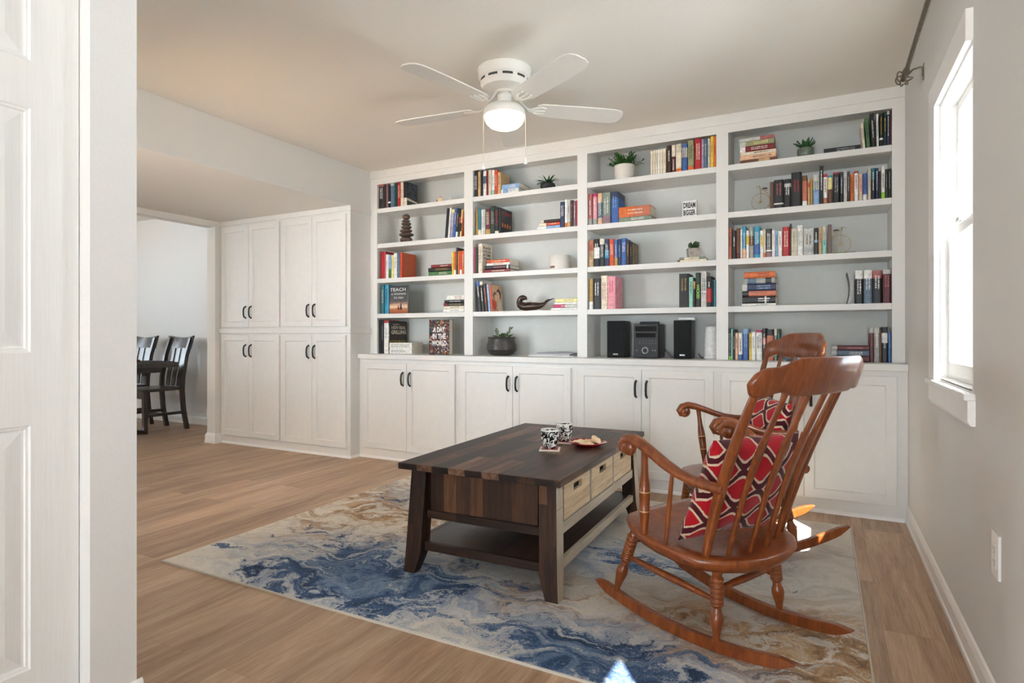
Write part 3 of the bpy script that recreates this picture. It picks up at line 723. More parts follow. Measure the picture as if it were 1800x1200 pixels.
def rocking_chair():
    root = thing('rocking_chair')
    W = MAPLE
    for s in (1, -1):       # runners
        mb = MB(); N = 30; xa, xb = -.395, .37; rows = []
        for i in range(N + 1):
            x = xa + (xb - xa) * i / N
            e = min(1, (x - xa) / .07, (xb - x) / .05); hgt = T_ * max(.12, math.sin(PI / 2 * max(0, e))) ; zc = rz_at(x)
            zlo = zc + (T_ - hgt) * .55; y = s * rw(x)
            rows.append([mb.V((x, y - .0115, zlo)), mb.V((x, y + .0115, zlo)), mb.V((x, y + .0115, zlo + hgt)), mb.V((x, y - .0115, zlo + hgt))])
        for a, b in zip(rows, rows[1:]):
            for k in range(4): mb.face([a[k], a[(k + 1) % 4], b[(k + 1) % 4], b[k]], 0)
        mb.face(rows[0]); mb.face(rows[-1]); mb.done('runner', W, root, bevel=.004)
    LP = [(0.0, .0125), (.03, .0135), (.07, .0205), (.12, .0215), (.16, .0165), (.185, .0145), (.2, .0175)]
    mt = [0] * 6
    for i in range(11):
        a = .215 + i * .031; LP += [(a, .0186), (a + .009, .0212), (a + .021, .0212)]; mt += [1 if i % 2 else 0, 0, 0]
    LP += [(.565, .0175), (.585, .0135), (.6, .0150), (.625, .0142), (.66, .0185), (.71, .0212), (.76, .0205), (.84, .0160), (.93, .0115), (1, .0105)]
    mt += [0] * 10; mt = mt[:len(LP) - 1]
    legs = {}
    for s in (1, -1):
        for nm, b, t in (('f', (.276, s * rw(.276), rz_at(.276) + T_ - .008), (.195, s * .185, .338)), ('r', (-.139, s * rw(-.139), rz_at(-.139) + T_ - .008), (-.122, s * .160, .288))):
            legs[nm, s] = (Vector(t), Vector(b)); axis_lathe(MB(), t, b, LP, 18, mt).done('leg', [W, GOLDL], root, sharp=50) if False else None
            mb = MB(); axis_lathe(mb, t, b, LP, 18, mt); mb.done('leg', [W, chair_gold()], root, sharp=50)
    SP = [(0, .0075), (.12, .0095), (.2, .0112), (.215, .0092), (.23, .0115), (.5, .0128), (.77, .0115), (.785, .0092), (.8, .0112), (.88, .0095), (1, .0075)]
    at = lambda k, t: legs[k][0].lerp(legs[k][1], t)
    for s in (1, -1): mb = MB(); axis_lathe(mb, at(('f', s), .50), at(('r', s), .5), SP, 12); mb.done('stretcher', W, root)
    for k, t in (('f', .30), ('r', .36)): mb = MB(); axis_lathe(mb, at((k, 1), t), at((k, -1), t), SP, 12); mb.done('stretcher', W, root)
    # seat
    half = [(.272, 0), (.268, .10), (.252, .175), (.222, .222), (.17, .262), (.10, .288), (.03, .294), (-.05, .283), (-.12, .255), (-.18, .208), (-.222, .145), (-.245, .075), (-.25, 0)]
    out = half + [(x, -y) for x, y in half[-2:0:-1]]
    def zs(x, y): return .312 + max(0, x + .12) * .128 - max(0, x - .19) ** 2 * 2.6
    mb = MB(); rings = []
    for f, dz in ((1.0, -.044), (1.0, -.014), (.985, -.003), (.955, 0), (.8, -.004), (.6, -.010), (.35, -.013)):
        ff = f if dz > -.04 else .93
        rings.append([mb.V((x * ff + .01 * (1 - ff), y * ff, zs(x * ff, y * ff) + dz)) for x, y in out])
    for a, b in zip(rings, rings[1:]):
        for i in range(len(out)): mb.face([a[i], a[(i + 1) % len(out)], b[(i + 1) % len(out)], b[i]], 0, True)
    c0 = mb.V((0, 0, zs(0, 0) - .014)); c1 = mb.V((0, 0, zs(0, 0) - .05))
    for i in range(len(out)): mb.face([rings[-1][i], rings[-1][(i + 1) % len(out)], c0], 0, True); mb.face([rings[0][(i + 1) % len(out)], rings[0][i], c1], 0, False)
    mb.done('seat', W, root, sharp=60)
    # back posts and arrow spindles
    def bx(w, t): return -.112 - .055 * (1 - (w / .215) ** 2) if t == 0 else -.305 - .058 * (1 - (w / .253) ** 2)
    def line(wb, wt, t):
        b = Vector((bx(wb, 0), wb, .300)); e = Vector((bx(wt, 1), wt, .853)); p = b.lerp(e, t); p.x += .018 * math.sin(PI * t); return p
    for s in (1, -1):
        pts = [line(s * .212, s * .250, i / 14) for i in range(15)]
        rad = [interp([(0, .0125), (.15, .0155), (.4, .0178), (.7, .0165), (.9, .0135), (1, .0115)], i / 14) for i in range(15)]
        mb = MB(); mb.tube(pts, rad, 14); mb.done('back_post', W, root)
    for wb, wt in ((.138, .150), (.046, .050), (-.046, -.050), (-.138, -.150)):
        ts = [0, .06, .15, .28, .34, .4, .5, .62, .70, .74, .78, .9, 1]
        wd = [(0, .0078), (.28, .0095), (.36, .014), (.5, .0195), (.66, .0245), (.71, .023), (.76, .0135), (.9, .0102), (1, .0088)]
        th = [(0, .0075), (.28, .0085), (.4, .0075), (.7, .0070), (.78, .0085), (1, .0080)]
        mb = MB(); mb.tube([line(wb, wt, t) for t in ts], [1] * len(ts), 12, flat=[(interp(th, t), interp(wd, t)) for t in ts], up=(1, 0, .3)); mb.done('spindle', W, root)
    # crest rail
    TP = [(0, .957), (.5, .956), (.6, .948), (.69, .934), (.8, .928), (.88, .927), (.95, .915), (1, .888)]
    BT = [(0, .842), (.5, .842), (.58, .848), (.66, .856), (.74, .852), (.82, .842), (.9, .839), (.96, .848), (1, .872)]
    mb = MB(); N = 44; rows = []
    for i in range(N + 1):
        w = -.315 + .63 * i / N; s = abs(w) / .315; x = -.316 - .066 * (1 - s * s)
        zt, zb = interp(TP, s), interp(BT, s); lean = -.33; r = .0115 * (1 if s < .97 else .7)
        def P(z, o): return (x + (z - .845) * lean + o, w, z)
        d = .006
        rows.append([mb.V(P(zb, r - d)), mb.V(P(zb + d, r)), mb.V(P(zt - d, r)), mb.V(P(zt, r - d)), mb.V(P(zt, -r + d)), mb.V(P(zt - d, -r)), mb.V(P(zb + d, -r)), mb.V(P(zb, -r + d))])
    for a, b in zip(rows, rows[1:]):
        for k in range(8): mb.face([a[k], a[(k + 1) % 8], b[(k + 1) % 8], b[k]], 0, True)
    mb.face(rows[0]); mb.face(rows[-1]); mb.done('crest_rail', W, root, sharp=55)
    # arms with rolled fronts, on turned posts
    for s in (1, -1):
        path = [(.150, .606), (.171, .612), (.177, .632), (.160, .650), (.128, .654), (.092, .643), (.05, .622), (.0, .594), (-.05, .570), (-.10, .556), (-.15, .548), (-.196, .544)]
        th = [.010, .013, .0165, .0185, .019, .0175, .016, .0155, .0155, .0155, .0155, .015]
        wd = [.019, .021, .022, .0225, .0235, .025, .026, .026, .025, .0235, .0215, .019]
        yw = [.286] * 6 + [.284, .279, .271, .261, .250, .241]
        mb = MB(); mb.tube([(x, s * y, z) for (x, z), y in zip(path, yw)], [1] * len(path), 14, flat=list(zip(th, wd)), up=(-.6, 0, -1)); 
        mb.ball((.149, s * .286, .623), (.030, .0215, .030), 18)
        mb.done('arm', W, root, sharp=50)
        PP = [(0, .0125), (.1, .0135), (.24, .0165), (.262, .0168), (.268, .0178), (.28, .0178), (.286, .0168), (.45, .0185), (.49, .0188), (.495, .0196), (.507, .0196), (.512, .0188), (.6, .0165), (.72, .0120), (.86, .0105), (1, .0120)]
        m = [1 if i in (4, 12 - 0) or i == 3 + 1 or i == 10 else 0 for i in range(len(PP) - 1)]
        m = [1 if PP[i][1] == PP[i + 1][1] and PP[i][1] in (.0178, .0196) else 0 for i in range(len(PP) - 1)]
        mb = MB(); axis_lathe(mb, (.088, s * .272, .336), (.076, s * .288, .630), PP, 18, m); mb.done('arm_post', [W, GOLDL], root, sharp=50)
        mb = MB(); axis_lathe(mb, (.0, s * .268, .322), (-.03, s * .274, .575), [(0, .0062), (.3, .0078), (.6, .0078), (1, .006)], 12); mb.done('arm_spindle', W, root)
    return root
_cg = []
def chair_gold():
    if not _cg: _cg.append(plain('ring_groove_gold', (186, 122, 66), .35, .1))
    return _cg[0]
def pose(x, y, th, ph):
    return Matrix.Translation((x, y, RZ + .0005)) @ Matrix.Rotation(th, 4, 'Z') @ Matrix.Translation((X0_, 0, R_)) @ Matrix.Rotation(ph, 4, 'Y') @ Matrix.Translation((-X0_, 0, -R_))
def place(o, M): o.location = M.translation; o.rotation_euler = M.to_euler()
M1 = pose(-.327, 2.21, 2.673, -.015); M2 = pose(-.502, 2.989, 3.597, .154)
ch = rocking_chair(); place(ch, M1)
tag(ch, 'honey-brown rocking chair nearest the viewer, its back turned to us', 'rocking chair', 'rocking chairs on the rug')
c2 = copy_tree(ch); place(c2, M2)
tag(c2, 'honey-brown rocking chair behind the nearer one, in front of the base cabinets', 'rocking chair', 'rocking chairs on the rug')
# ---- cushions (local: x,y in the plane, z thickness)
def pillow(a=.215, b=.215, t=.075, n=22, seed=1):
    rnd = random.Random(seed); mb = MB(); g = {}
    for sd in (1, -1):
        for i in range(n + 1):
            for j in range(n + 1):
                u, v = 2 * i / n - 1, 2 * j / n - 1
                ed = i in (0, n) or j in (0, n)
                if sd == -1 and ed: continue
                pin = 1 - .07 * (1 - u * u) * v * v * 1.2 , 1 - .07 * (1 - v * v) * u * u * 1.2
                h = t * ((1 - u * u) * (1 - v * v)) ** .42 if not ed else 0
                h *= 1 + .07 * math.sin(5 * u + 3 * v + seed) + .05 * math.sin(9 * v - 4 * u)
                g[sd, i, j] = mb.V((a * u * pin[1], b * v * pin[0], sd * h + .006 * math.sin(3 * u + seed)))
    G = lambda sd, i, j: g.get((sd, i, j)) or g[1, i, j]
    for sd in (1, -1):
        for i in range(n):
            for j in range(n): mb.face([G(sd, i, j), G(sd, i + 1, j), G(sd, i + 1, j + 1), G(sd, i, j + 1)], 0, True)
    return mb.done('throw_pillow', PILLOWM, sharp=80)
def place_pillow(o, M, c, lean, roll, spin=0):
    L = Matrix.Translation(c) @ Matrix.Rotation(spin, 4, 'Z') @ Matrix.Rotation(-lean, 4, 'Y') @ Matrix.Rotation(PI / 2, 4, 'Y') @ Matrix.Rotation(PI / 2 + roll, 4, 'Z')
    place(o, M @ L)
o = pillow(.203, .2, .066); place_pillow(o, M1, (-.117, .03, .5125), .42, -.012, -.18)
tag(o, 'red trellis-patterned cushion leaning in the nearer rocking chair', 'cushion', 'red patterned cushions')
o = pillow(.2, .175, .065, seed=3); place_pillow(o, M2, (-.115, .03, .535), .52, -.077, .013)
tag(o, 'red trellis-patterned cushion set cornerwise in the farther rocking chair', 'cushion', 'red patterned cushions')
# ------------------------------------------------------------------ ceiling fan
FX, FY = -1.513, 2.811
FANW = plain('fan_white', (228, 225, 218), .4, var=.006)
fan = thing('ceiling_fan', 'white five-blade hugger ceiling fan with a lit bowl light', 'ceiling fan', (FX, FY, H), world=True)
f = lambda pr: [(r, z - 0) for r, z in pr]
mb = MB(); mb.lathe([(0, 2.4395), (.142, 2.4395), (.143, 2.432), (.140, 2.428), (.138, 2.3955), (.133, 2.3882), (.128, 2.3851), (.128, 2.3603), (.118, 2.3376), (.09, 2.3252), (0, 2.3232)], 48, (FX, FY, 0)); h = mb.done('motor_housing', FANW, fan)
mb = MB()
for k in range(10):
    a0 = k * 2 * PI / 10 + .1
    pts = [(.1288 - .003 * 0, a0 + i * .085) for i in range(6)]
    for (r, a), (r2, b) in zip(pts, pts[1:]):
        v = [mb.V((FX + .1285 * math.cos(q), FY + .1285 * math.sin(q), z)) for q, z in ((a, 2.3810), (b, 2.3810), (b, 2.3686), (a, 2.3686))]; mb.face(v)
mb.done('vents', plain('vent_dark', (60, 56, 52), .7), h)
mb = MB(); mb.lathe([(0, 2.3242), (.047, 2.3242), (.050, 2.3108), (.038, 2.3025), (.037, 2.2643), (.046, 2.2571), (0, 2.2560)], 28, (FX, FY, 0)); mb.done('switch_housing', FANW, fan)
mb = MB(); mb.lathe([(0, 2.2565), (.055, 2.2555), (.092, 2.243), (.110, 2.224), (.1135, 2.206), (.1135, 2.192), (.106, 2.188), (0, 2.188)], 40, (FX, FY, 0)); mb.done('light_fitter', FANW, fan)
mb = MB(); mb.lathe([(0, 2.187), (.1075, 2.1865), (.106, 2.176), (.097, 2.157), (.079, 2.140), (.052, 2.1285), (.02, 2.1235), (0, 2.123)], 40, (FX, FY, 0)); mb.done('glass_bowl', BOWLM, fan)
for k in range(5):
    an = math.radians(40.5 + 72 * k); Rm = Matrix.Rotation(an, 4, 'Z'); Tm = Matrix.Translation((FX, FY, 2.2437))
    pit = Matrix.Rotation(math.radians(-8.5), 4, 'X')
    mb = MB(); out = []
    for x, y in ((.175, .044), (.195, .058), (.31, .065), (.46, .071), (.59, .072), (.63, .067), (.655, .052), (.668, .026)): out.append((x, y))
    out = out + [(x, -y) for x, y in out[::-1]]
    mb.prism(out, -.003, .003); mb.xf(Tm @ Rm @ pit); b = mb.done('blade', FANW, fan, bevel=.0012)
    mb = MB(); mb.tube([(.045, 0, .066), (.075, 0, .058), (.10, 0, .02), (.125, 0, -.004), (.16, 0, -.008)], [.011, .0095, .009, .010, .012], 8, flat=(.55, 1.5))
    for s in (1, -1, 0): mb.tube([(.135, 0, -.008), (.165, s * .024, -.0075), (.2, s * (.032 if s else 0), -.0065), (.225, s * .026, -.0065)], [.008, .009, .008, .006], 8, flat=(.5, 1))
    mb.xf(Tm @ Rm @ pit); mb.done('blade_iron', FANW, b)
for u, vt, vb in ((847, 216, 294), (916, 214, 285)):
    d0 = at_z(847, 216, 2.1869)
    ang = math.atan2(-CY, SY)   # towards the camera side
    sx = (-1 if u < 880 else 1)
    X, Y = FX + CY * sx * .1125, FY + SY * sx * .1125
    dd = -X * SY + Y * CY; zk = CH + (HY - vb) * dd / F; ztp = 2.2261
    mb = MB(); mb.tube([(X, Y, ztp), (X, Y, zk + .02)], .0016, 6)
    c = mb.done('pull_chain', plain('chain_pale', (222, 204, 178), .4, .3), fan)
    mb = MB(); mb.lathe([(0, .03), (.003, .028), (.0045, .02), (.0105, .004), (.0112, -.004), (.008, -.011), (0, -.0135)], 16, (X, Y, zk)); mb.done('pull_knob', WHITEP, c)
# ------------------------------------------------------------------ dining room
dt = thing('dining_table', 'dark dining table end seen through the opening at the left', 'dining table', (-6.9, 3.5, 0), world=True)
MB().box(-7.7, -6.09, 3.05, 4.0, .688, .742).done('tabletop', ESPRESSO, dt, bevel=.004)
MB().box(-7.55, -6.24, 3.15, 3.9, .63, .6875).done('apron', ESPRESSO, dt)
for x in (-7.4, -6.32):
    mb = MB(); mb.box(x - .05, x + .05, 3.47, 3.57, .05, .629); mb.prism([(3.28, .0), (3.76, .0), (3.76, .025), (3.62, .06), (3.42, .06), (3.28, .025)], x - .045, x + .045, 'x'); mb.done('trestle', ESPRESSO, dt)
o = MB().lathe([(0, 0), (.05, 0), (.09, .018), (.095, .03), (.088, .03), (.05, .012), (0, .01)], 24).done('bowl', plain('dark_red_bowl', (128, 30, 30), .3)); o.location = (-6.32, 3.62, .7425); tag(o, 'small dark red bowl on the dining table end', 'bowl')
MB().box(0, .46, -.32, 0, 0, .006).done('placemat', plain('dark_placemat', (52, 48, 50), .8)).location = (-6.6, 3.98, .7425)
tag(bpy.data.objects['placemat'], 'dark placemat on the dining table in front of the chair', 'placemat')
def dining_chair():
    root = thing('dining_chair'); W = ESPRESSO      # local: y towards the back, x across, seat front at -y
    MB().prism([(-.225, -.22), (.225, -.22), (.205, .2), (-.205, .2)], .43, .462).done('seat', W, root, bevel=.006)
    for s in (1, -1):
        mb = MB(); mb.hexa([(s * .195 - .019, -.205, 0), (s * .195 + .019, -.205, 0), (s * .195 + .019, -.167, 0), (s * .195 - .019, -.167, 0)], [(s * .195 - .022, -.21, .43), (s * .195 + .022, -.21, .43), (s * .195 + .022, -.166, .43), (s * .195 - .022, -.166, .43)]); mb.done('leg', W, root)
        prof = [(.255, 0), (.218, .2), (.2, .42), (.206, .56), (.245, .8), (.305, 1.0)]
        mb = MB(); rows = []
        for y, z in prof: rows.append([mb.V((s * .2 - .018, y - .021, z)), mb.V((s * .2 + .018, y - .021, z)), mb.V((s * .2 + .018, y + .021, z)), mb.V((s * .2 - .018, y + .021, z))])
        for a, b in zip(rows, rows[1:]):
            for k in range(4): mb.face([a[k], a[(k + 1) % 4], b[(k + 1) % 4], b[k]])
        mb.face(rows[0]); mb.face(rows[-1]); mb.done('leg', W, root)
        MB().box(s * .197 - .011, s * .197 + .011, -.17, .205, .17, .20).done('stretcher', W, root)
    MB().box(-.2, .2, -.2, -.18, .36, .43).done('apron', W, root)
    MB().box(-.19, .19, -.02, 0, .172, .198).done('stretcher', W, root)
    mb = MB(); N = 16; rows = []
    for i in range(N + 1):
        x = -.235 + .47 * i / N; s = x / .235; yb = .03 * (1 - s * s)
        zt = 1.0 + .022 * s * s; zb = .872 + .012 * (1 - s * s)
        rows.append([mb.V((x, .258 + yb, zb)), mb.V((x, .282 + yb, zb)), mb.V((x, .325 + yb, zt)), mb.V((x, .300 + yb, zt))])
    for a, b in zip(rows, rows[1:]):
        for k in range(4): mb.face([a[k], a[(k + 1) % 4], b[(k + 1) % 4], b[k]])
    mb.face(rows[0]); mb.face(rows[-1]); mb.done('top_rail', W, root)
    for x in (-.105, 0, .105):
        mb = MB(); rows = []
        for y, z in ((.195, .465), (.206, .56), (.232, .7), (.268, .88)):
            yb = .012; rows.append([mb.V((x - .034, y + yb, z)), mb.V((x + .034, y + yb, z)), mb.V((x + .034, y + yb + .014, z)), mb.V((x - .034, y + yb + .014, z))])
        for a, b in zip(rows, rows[1:]):
            for k in range(4): mb.face([a[k], a[(k + 1) % 4], b[(k + 1) % 4], b[k]])
        mb.face(rows[0]); mb.face(rows[-1]); mb.done('back_slat', W, root)
    return root
dc = dining_chair(); dc.location = (-6.43, 3.93, 0); dc.rotation_euler = (0, 0, -.06); tag(dc, 'dark slat-back dining chair nearer the pantry, tucked under the table', 'dining chair', 'dining chairs')
d2 = copy_tree(dc); d2.location = (-7.08, 3.93, 0); d2.rotation_euler = (0, 0, .03); tag(d2, 'dark dining chair mostly hidden by the white door wall', 'dining chair', 'dining chairs')
# ------------------------------------------------------------------ books
BC = {'black': (30, 28, 29), 'charcoal': (56, 54, 54), 'maroon': (92, 30, 36), 'red': (176, 30, 38), 'dark red': (124, 30, 32), 'orange': (212, 106, 44), 'orange-red': (204, 74, 42), 'salmon': (190, 110, 82), 'tan': (196, 162, 118), 'cream': (226, 214, 192), 'white': (232, 230, 224), 'grey': (158, 156, 150), 'pale grey': (196, 194, 188), 'slate blue': (92, 112, 132), 'navy': (38, 50, 84), 'blue': (58, 96, 160), 'light blue': (136, 168, 206), 'cyan': (52, 146, 178), 'teal': (38, 110, 124), 'dark green': (34, 54, 42), 'green': (72, 116, 66), 'olive': (150, 148, 110), 'grey-green': (126, 138, 122), 'mint': (150, 204, 188), 'yellow': (230, 190, 62), 'gold': (176, 140, 70), 'brown': (104, 64, 42), 'dark brown': (62, 40, 32), 'pink': (222, 146, 156), 'magenta': (184, 40, 96), 'lilac': (156, 150, 180), 'mauve': (140, 110, 118), 'peach': (224, 180, 146), 'rose': (172, 96, 92), 'beige': (206, 196, 176), 'silver': (176, 176, 176), 'light yellow': (236, 222, 150), 'lime': (150, 210, 70)}
def cover(n): return plain('cover_' + n.replace(' ', '_').replace('-', '_'), BC[n], .42, var=.09, scale=55, bstr=.03)
PAGES = mottled('page_block', [(214, 204, 184), (232, 224, 206)], 90, .85, (1, 40, 1), 0)
def mesh_obj(name, V, Fc, mats, midx=None):
    me = bpy.data.meshes.new(name); me.from_pydata(V, [], Fc)
    for m in mats: me.materials.append(m)
    if midx: me.polygons.foreach_set('material_index', midx)
    me.update(); o = bpy.data.objects.new(name, me); COL.objects.link(o); return o
def shell(w, d, z0, z1, t, g=0.0):
    """cover wrapped round three sides: spine at y=0, boards at x=0 and x=w, open at the back"""
    r = min(.004, w * .25)
    P = [(-g, d), (-g, r), (w * .2, -g), (w * .8, -g), (w + g, r), (w + g, d), (w - t, d), (w - t, r + t), (t, r + t), (t, d)]
    n = len(P); V = [(x, y, z0) for x, y in P] + [(x, y, z1) for x, y in P]
    Fc = [(i, (i + 1) % n, n + (i + 1) % n, n + i) for i in range(n)]
    for b, fl in ((0, 1), (n, 0)):
        q = [(0, 1, 8, 9), (1, 2, 3, 8), (3, 4, 7, 8), (4, 5, 6, 7)]
        q = [(0, 1, 8, 9), (1, 2, 8), (2, 3, 7, 8), (3, 4, 7), (4, 5, 6, 7)]
        Fc += [tuple(b + i for i in (f[::-1] if fl else f)) for f in q]
    return V, Fc
def dashes(w, h, z0, z1, rnd, lines=1):
    """title: a run of small marks up the spine"""
    V, Fc = [], []
    for k in range(lines):
        cx = w * (.5 if lines == 1 else (.34 + .32 * k)); hw = min(.0042, w * (.15 if lines == 1 else .09)); z = z1 - rnd.uniform(0, .01)
        while z > z0:
            L = rnd.uniform(.0018, .004)
            for a, b in ((cx - hw, cx - hw * .35), (cx - hw * .1, cx + hw)) if rnd.random() < .4 else ((cx - hw, cx + hw),):
                b0 = len(V); y = -.0007; V += [(a, y, z - L), (b, y, z - L), (b, y, z), (a, y, z)]; Fc.append((b0, b0 + 1, b0 + 2, b0 + 3))
            z -= L + rnd.choice((.0012, .0015, .004))
    return V, Fc
NB = [0]
def book(w, d, h, main, opts, label, group):
    rnd = random.Random(NB[0] * 13 + 5); NB[0] += 1
    hard = h > .2 or 'h' in opts; t = .0025 if hard else .0009
    V, Fc = shell(w, d, 0, h, t); mi = [0] * len(Fc); mats = [cover(main)]
    for k, c, a, b in opts.get('bands', []):
        v, f = shell(w, d * .985, h * a, h * b - (.0004 if b == 1 else 0), t * .5, .0004); n = len(V)
        V = V + v; Fc = Fc + [tuple(i + n for i in q) for q in f]; mi += [len(mats)] * len(f); mats.append(cover(c))
    o = mesh_obj('book', V, Fc, mats, mi); tag(o, label, 'book', group)
    ins = .004 if hard else .0004
    x0, x1, y0, y1, z0, z1 = t + .0002, w - t - .0002, .006 if w > .016 else min(.004, w * .25) + t + .0003, d - ins, ins if hard else .0002, h - ins
    if x1 - x0 > .001:
        v = [(x, y, z) for z in (z0, z1) for y in (y0, y1) for x in (x0, x1)]
        p = mesh_obj('pages', v, [(0, 2, 3, 1), (4, 5, 7, 6), (0, 1, 5, 4), (2, 6, 7, 3), (0, 4, 6, 2), (1, 3, 7, 5)], [PAGES]); p.parent = o
    tc = opts.get('t')
    if tc and tc != 'none' and w > .007:
        lo, hi = h * opts.get('t0', rnd.uniform(.28, .5)), h * opts.get('t1', rnd.uniform(.8, .9))
        v, f = dashes(w, h, lo, hi, rnd, 2 if w > .03 else 1)
        q = mesh_obj('spine_lettering', v, f, [cover(tc)]); q.parent = o
    return o
ORD = ['first', 'second', 'third', 'fourth', 'fifth', 'sixth', 'seventh', 'eighth', 'ninth', 'tenth', '11th', '12th', '13th', '14th', '15th', '16th', '17th', '18th', '19th', '20th', '21st', '22nd', '23rd', '24th', '25th', '26th']
BAYN = ['pantry-side bay', 'planter bay', 'stereo bay', 'window-side bay']
SHN = ['top shelf', 'second shelf', 'third shelf', 'fourth shelf', 'countertop']
SZ = SHZ + [CT]
YF = 4.042
def parse(s):
    o = {'bands': []}
    for k in s:
        p = k.split(':')
        if p[0] == 'T': o['bands'].append(('T', p[1].replace('_', ' '), 1 - float(p[2]), 1))
        elif p[0] == 'B': o['bands'].append(('B', p[1].replace('_', ' '), 0, float(p[2])))
        elif p[0] == 'M': o['bands'].append(('M', p[1].replace('_', ' '), float(p[2]), float(p[2]) + float(p[3])))
        elif p[0] == 't': o['t'] = p[1].replace('_', ' ')
        elif p[0] in ('d', 'y', 't0', 't1', 'l'): o[p[0]] = float(p[1])
        elif p[0] == 'L': o['L'] = p[1].replace('_', ' ')
        elif p[0] == 'h': o['h'] = 1
    return o
BK = {}
def describe(main, o, w, flat=False):
    sz = '' if flat else ('slim ' if w < .014 else ('thick ' if w > .036 else ''))
    d = sz + main + ' book'
    if o.get('L'): d = sz + main + ' ' + o['L']
    elif o['bands']:
        k, c, a, b = o['bands'][0]
        d += ' with ' + c + {'T': ' top', 'B': ' foot', 'M': ' band'}[k]
    return d
def upright(bay, sh, side, rows, lean=0):
    z = SZ[sh]; rows = [r.split() for r in rows.strip().split(';') if r.strip()]
    n = len(rows); xprev = None
    a, b = BAYS[bay][2] + .0015, BAYS[bay][3] - .0015
    for i, r in enumerate(rows):
        u0, u1, vt, main = float(r[0]), float(r[1]), float(r[2]), r[3].replace('_', ' ')
        o = parse(r[4:]); y = YF + o.get('y', 0) * .01
        x0, x1 = at_y(u0, 500, y).x, at_y(u1, 500, y).x
        x0 = max(x0, a); x1 = min(x1, b)
        if xprev is not None: x0 = max(x0, xprev + .0006)
        ln = math.radians(o.get('l', lean))
        h = at_y((u0 + u1) / 2, vt, y).z - z - .0003
        w = max(x1 - x0, .004) - .0004
        lab = '%s, %s of %s row, %s, %s' % (describe(main, o, w), ORD[i], side, SHN[sh], BAYN[bay])
        gap = 2.0 * abs(math.sin(ln)) * 0
        ww = w * math.cos(ln) - (0 if not ln else .0008)
        d = o.get('d', .15 if h > .19 else .125)
        bk = book(ww, d, h / math.cos(ln) - (ww * abs(math.sin(ln)) if ln else 0), main, o, lab, '%s books, %s, %s' % (side, SHN[sh], BAYN[bay]))
        if ln > 0: bk.location = (x0, y, z + .0004 + ww * math.sin(ln)); 
        else: bk.location = (x0, y, z + .0004)
        bk.rotation_euler = (0, ln, 0)
        xprev = x0 + w if not ln else x0 + w
        BK[(bay, sh, side, i)] = bk
def flat(bay, sh, name, rows, y=None):
    """a pile, listed from the bottom: u0 u1 thickness(px) colour"""
    z = SZ[sh] + .001; rows = [r.split() for r in rows.strip().split(';') if r.strip()]
    for i, r in enumerate(rows):
        u0, u1, th, main = float(r[0]), float(r[1]), float(r[2]), r[3].replace('_', ' ')
        o = parse(r[4:]); yy = YF + o.get('y', 0) * .01
        x0, x1 = at_y(u0, 500, yy).x, at_y(u1, 500, yy).x; x1 = min(x1, BAYS[bay][3] - .002)
        dd = -x0 * SY + yy * CY; h = th * dd / F - .0006; L = x1 - x0
        lab = '%s, %s from the bottom of %s, %s, %s' % (describe(main, o, h, True), ORD[i], name, SHN[sh], BAYN[bay])
        lab = lab.replace('of the pile', 'of pile')
        bk = book(h, o.get('d', .14), L, main, o, lab, 'flat books, %s, %s' % (SHN[sh], BAYN[bay]))
        bk.rotation_euler = (0, PI / 2, 0); bk.location = (x0, yy, z + h)   # local z -> +x, local x -> -z
        z += h + .0006; BK[(bay, sh, 'pile', i)] = bk
    return z
def face_text(o, lines, plane, col, label=None, name='cover_lettering'):
    """lines: (text, x0, z0, width, capital height) on the front ('y') or right-hand side ('x') of a book"""
    for s, a, z, wd, h, b in lines:
        mb, w = text_bm(s, h, b, wd)
        off = plane[1]
        for v in mb.bm.verts:
            p = v.co.copy()
            v.co = Vector((a + p.x, off - .0006 + p.y * .02, z + p.z)) if plane[0] == 'y' else Vector((off + .0006 - p.y * .02, a + p.x, z + p.z))
        q = mb.done(name, cover(col)); q.parent = o
        if label: q['label'] = label
def panel(o, name, mat, quad, label=None):
    q = MB(); v = [q.V(p) for p in quad]; q.face(v); r = q.done(name, mat); r.parent = o
    if label: r['label'] = label
    return r
# ---- bay 1, beside the pantry
upright(0, 0, 'left', '666.3 674.5 323.8 black t:white T:rose:.09;674.8 678.7 326 dark_brown;678.9 681.7 324 mauve;681.9 686 324.2 black M:white:.2:.07;686.2 691.8 322.2 slate_blue T:pale_grey:.1;692 694.3 324.8 teal;694.5 698.2 322 dark_green;698.4 703.8 320.8 red t:cream;704 708.7 320 cream t:gold;709 714.7 319.7 black B:cream:.34 d:.15 h')
upright(0, 1, 'right', '781.4 786.4 366 black;786.6 790 365 white t:grey;790.2 795.4 368 lilac t:white T:light_yellow:.12;795.6 800 366 blue t:white;800.2 804.2 366 black t:yellow B:white:.18;804.4 807.4 367 black M:magenta:.5:.2;807.6 810 368 light_yellow M:dark_green:.2:.3;810.2 812 370 orange', lean=5)
upright(0, 2, 'left', '669.4 677.6 442 red d:.2 h;677.9 682.4 447 white t:grey;682.7 687.2 448 light_blue B:green:.4;687.5 691.4 448 light_yellow t:red;691.7 697.4 445 white t:green;697.7 702.4 444 slate_blue;702.7 706.4 443.5 orange-red d:.2 h', lean=0)
flat(0, 2, 'the pile', '753 793 7.4 green t:cream;752.6 793.4 6.6 black t:gold;757.5 793 5.4 dark_red t:cream')
upright(0, 2, 'right', '793.9 797.2 443 yellow;797.4 801 442 orange B:white:.2;801.2 804.4 435 dark_brown d:.2 t:gold;804.6 807.6 441 orange t:yellow;807.8 811.6 441 orange-red B:white:.2;811.8 815.4 440.5 orange t:white')
upright(0, 3, 'left', '670 674.8 501 teal t:cream;676 682.8 500.5 cyan t:navy')
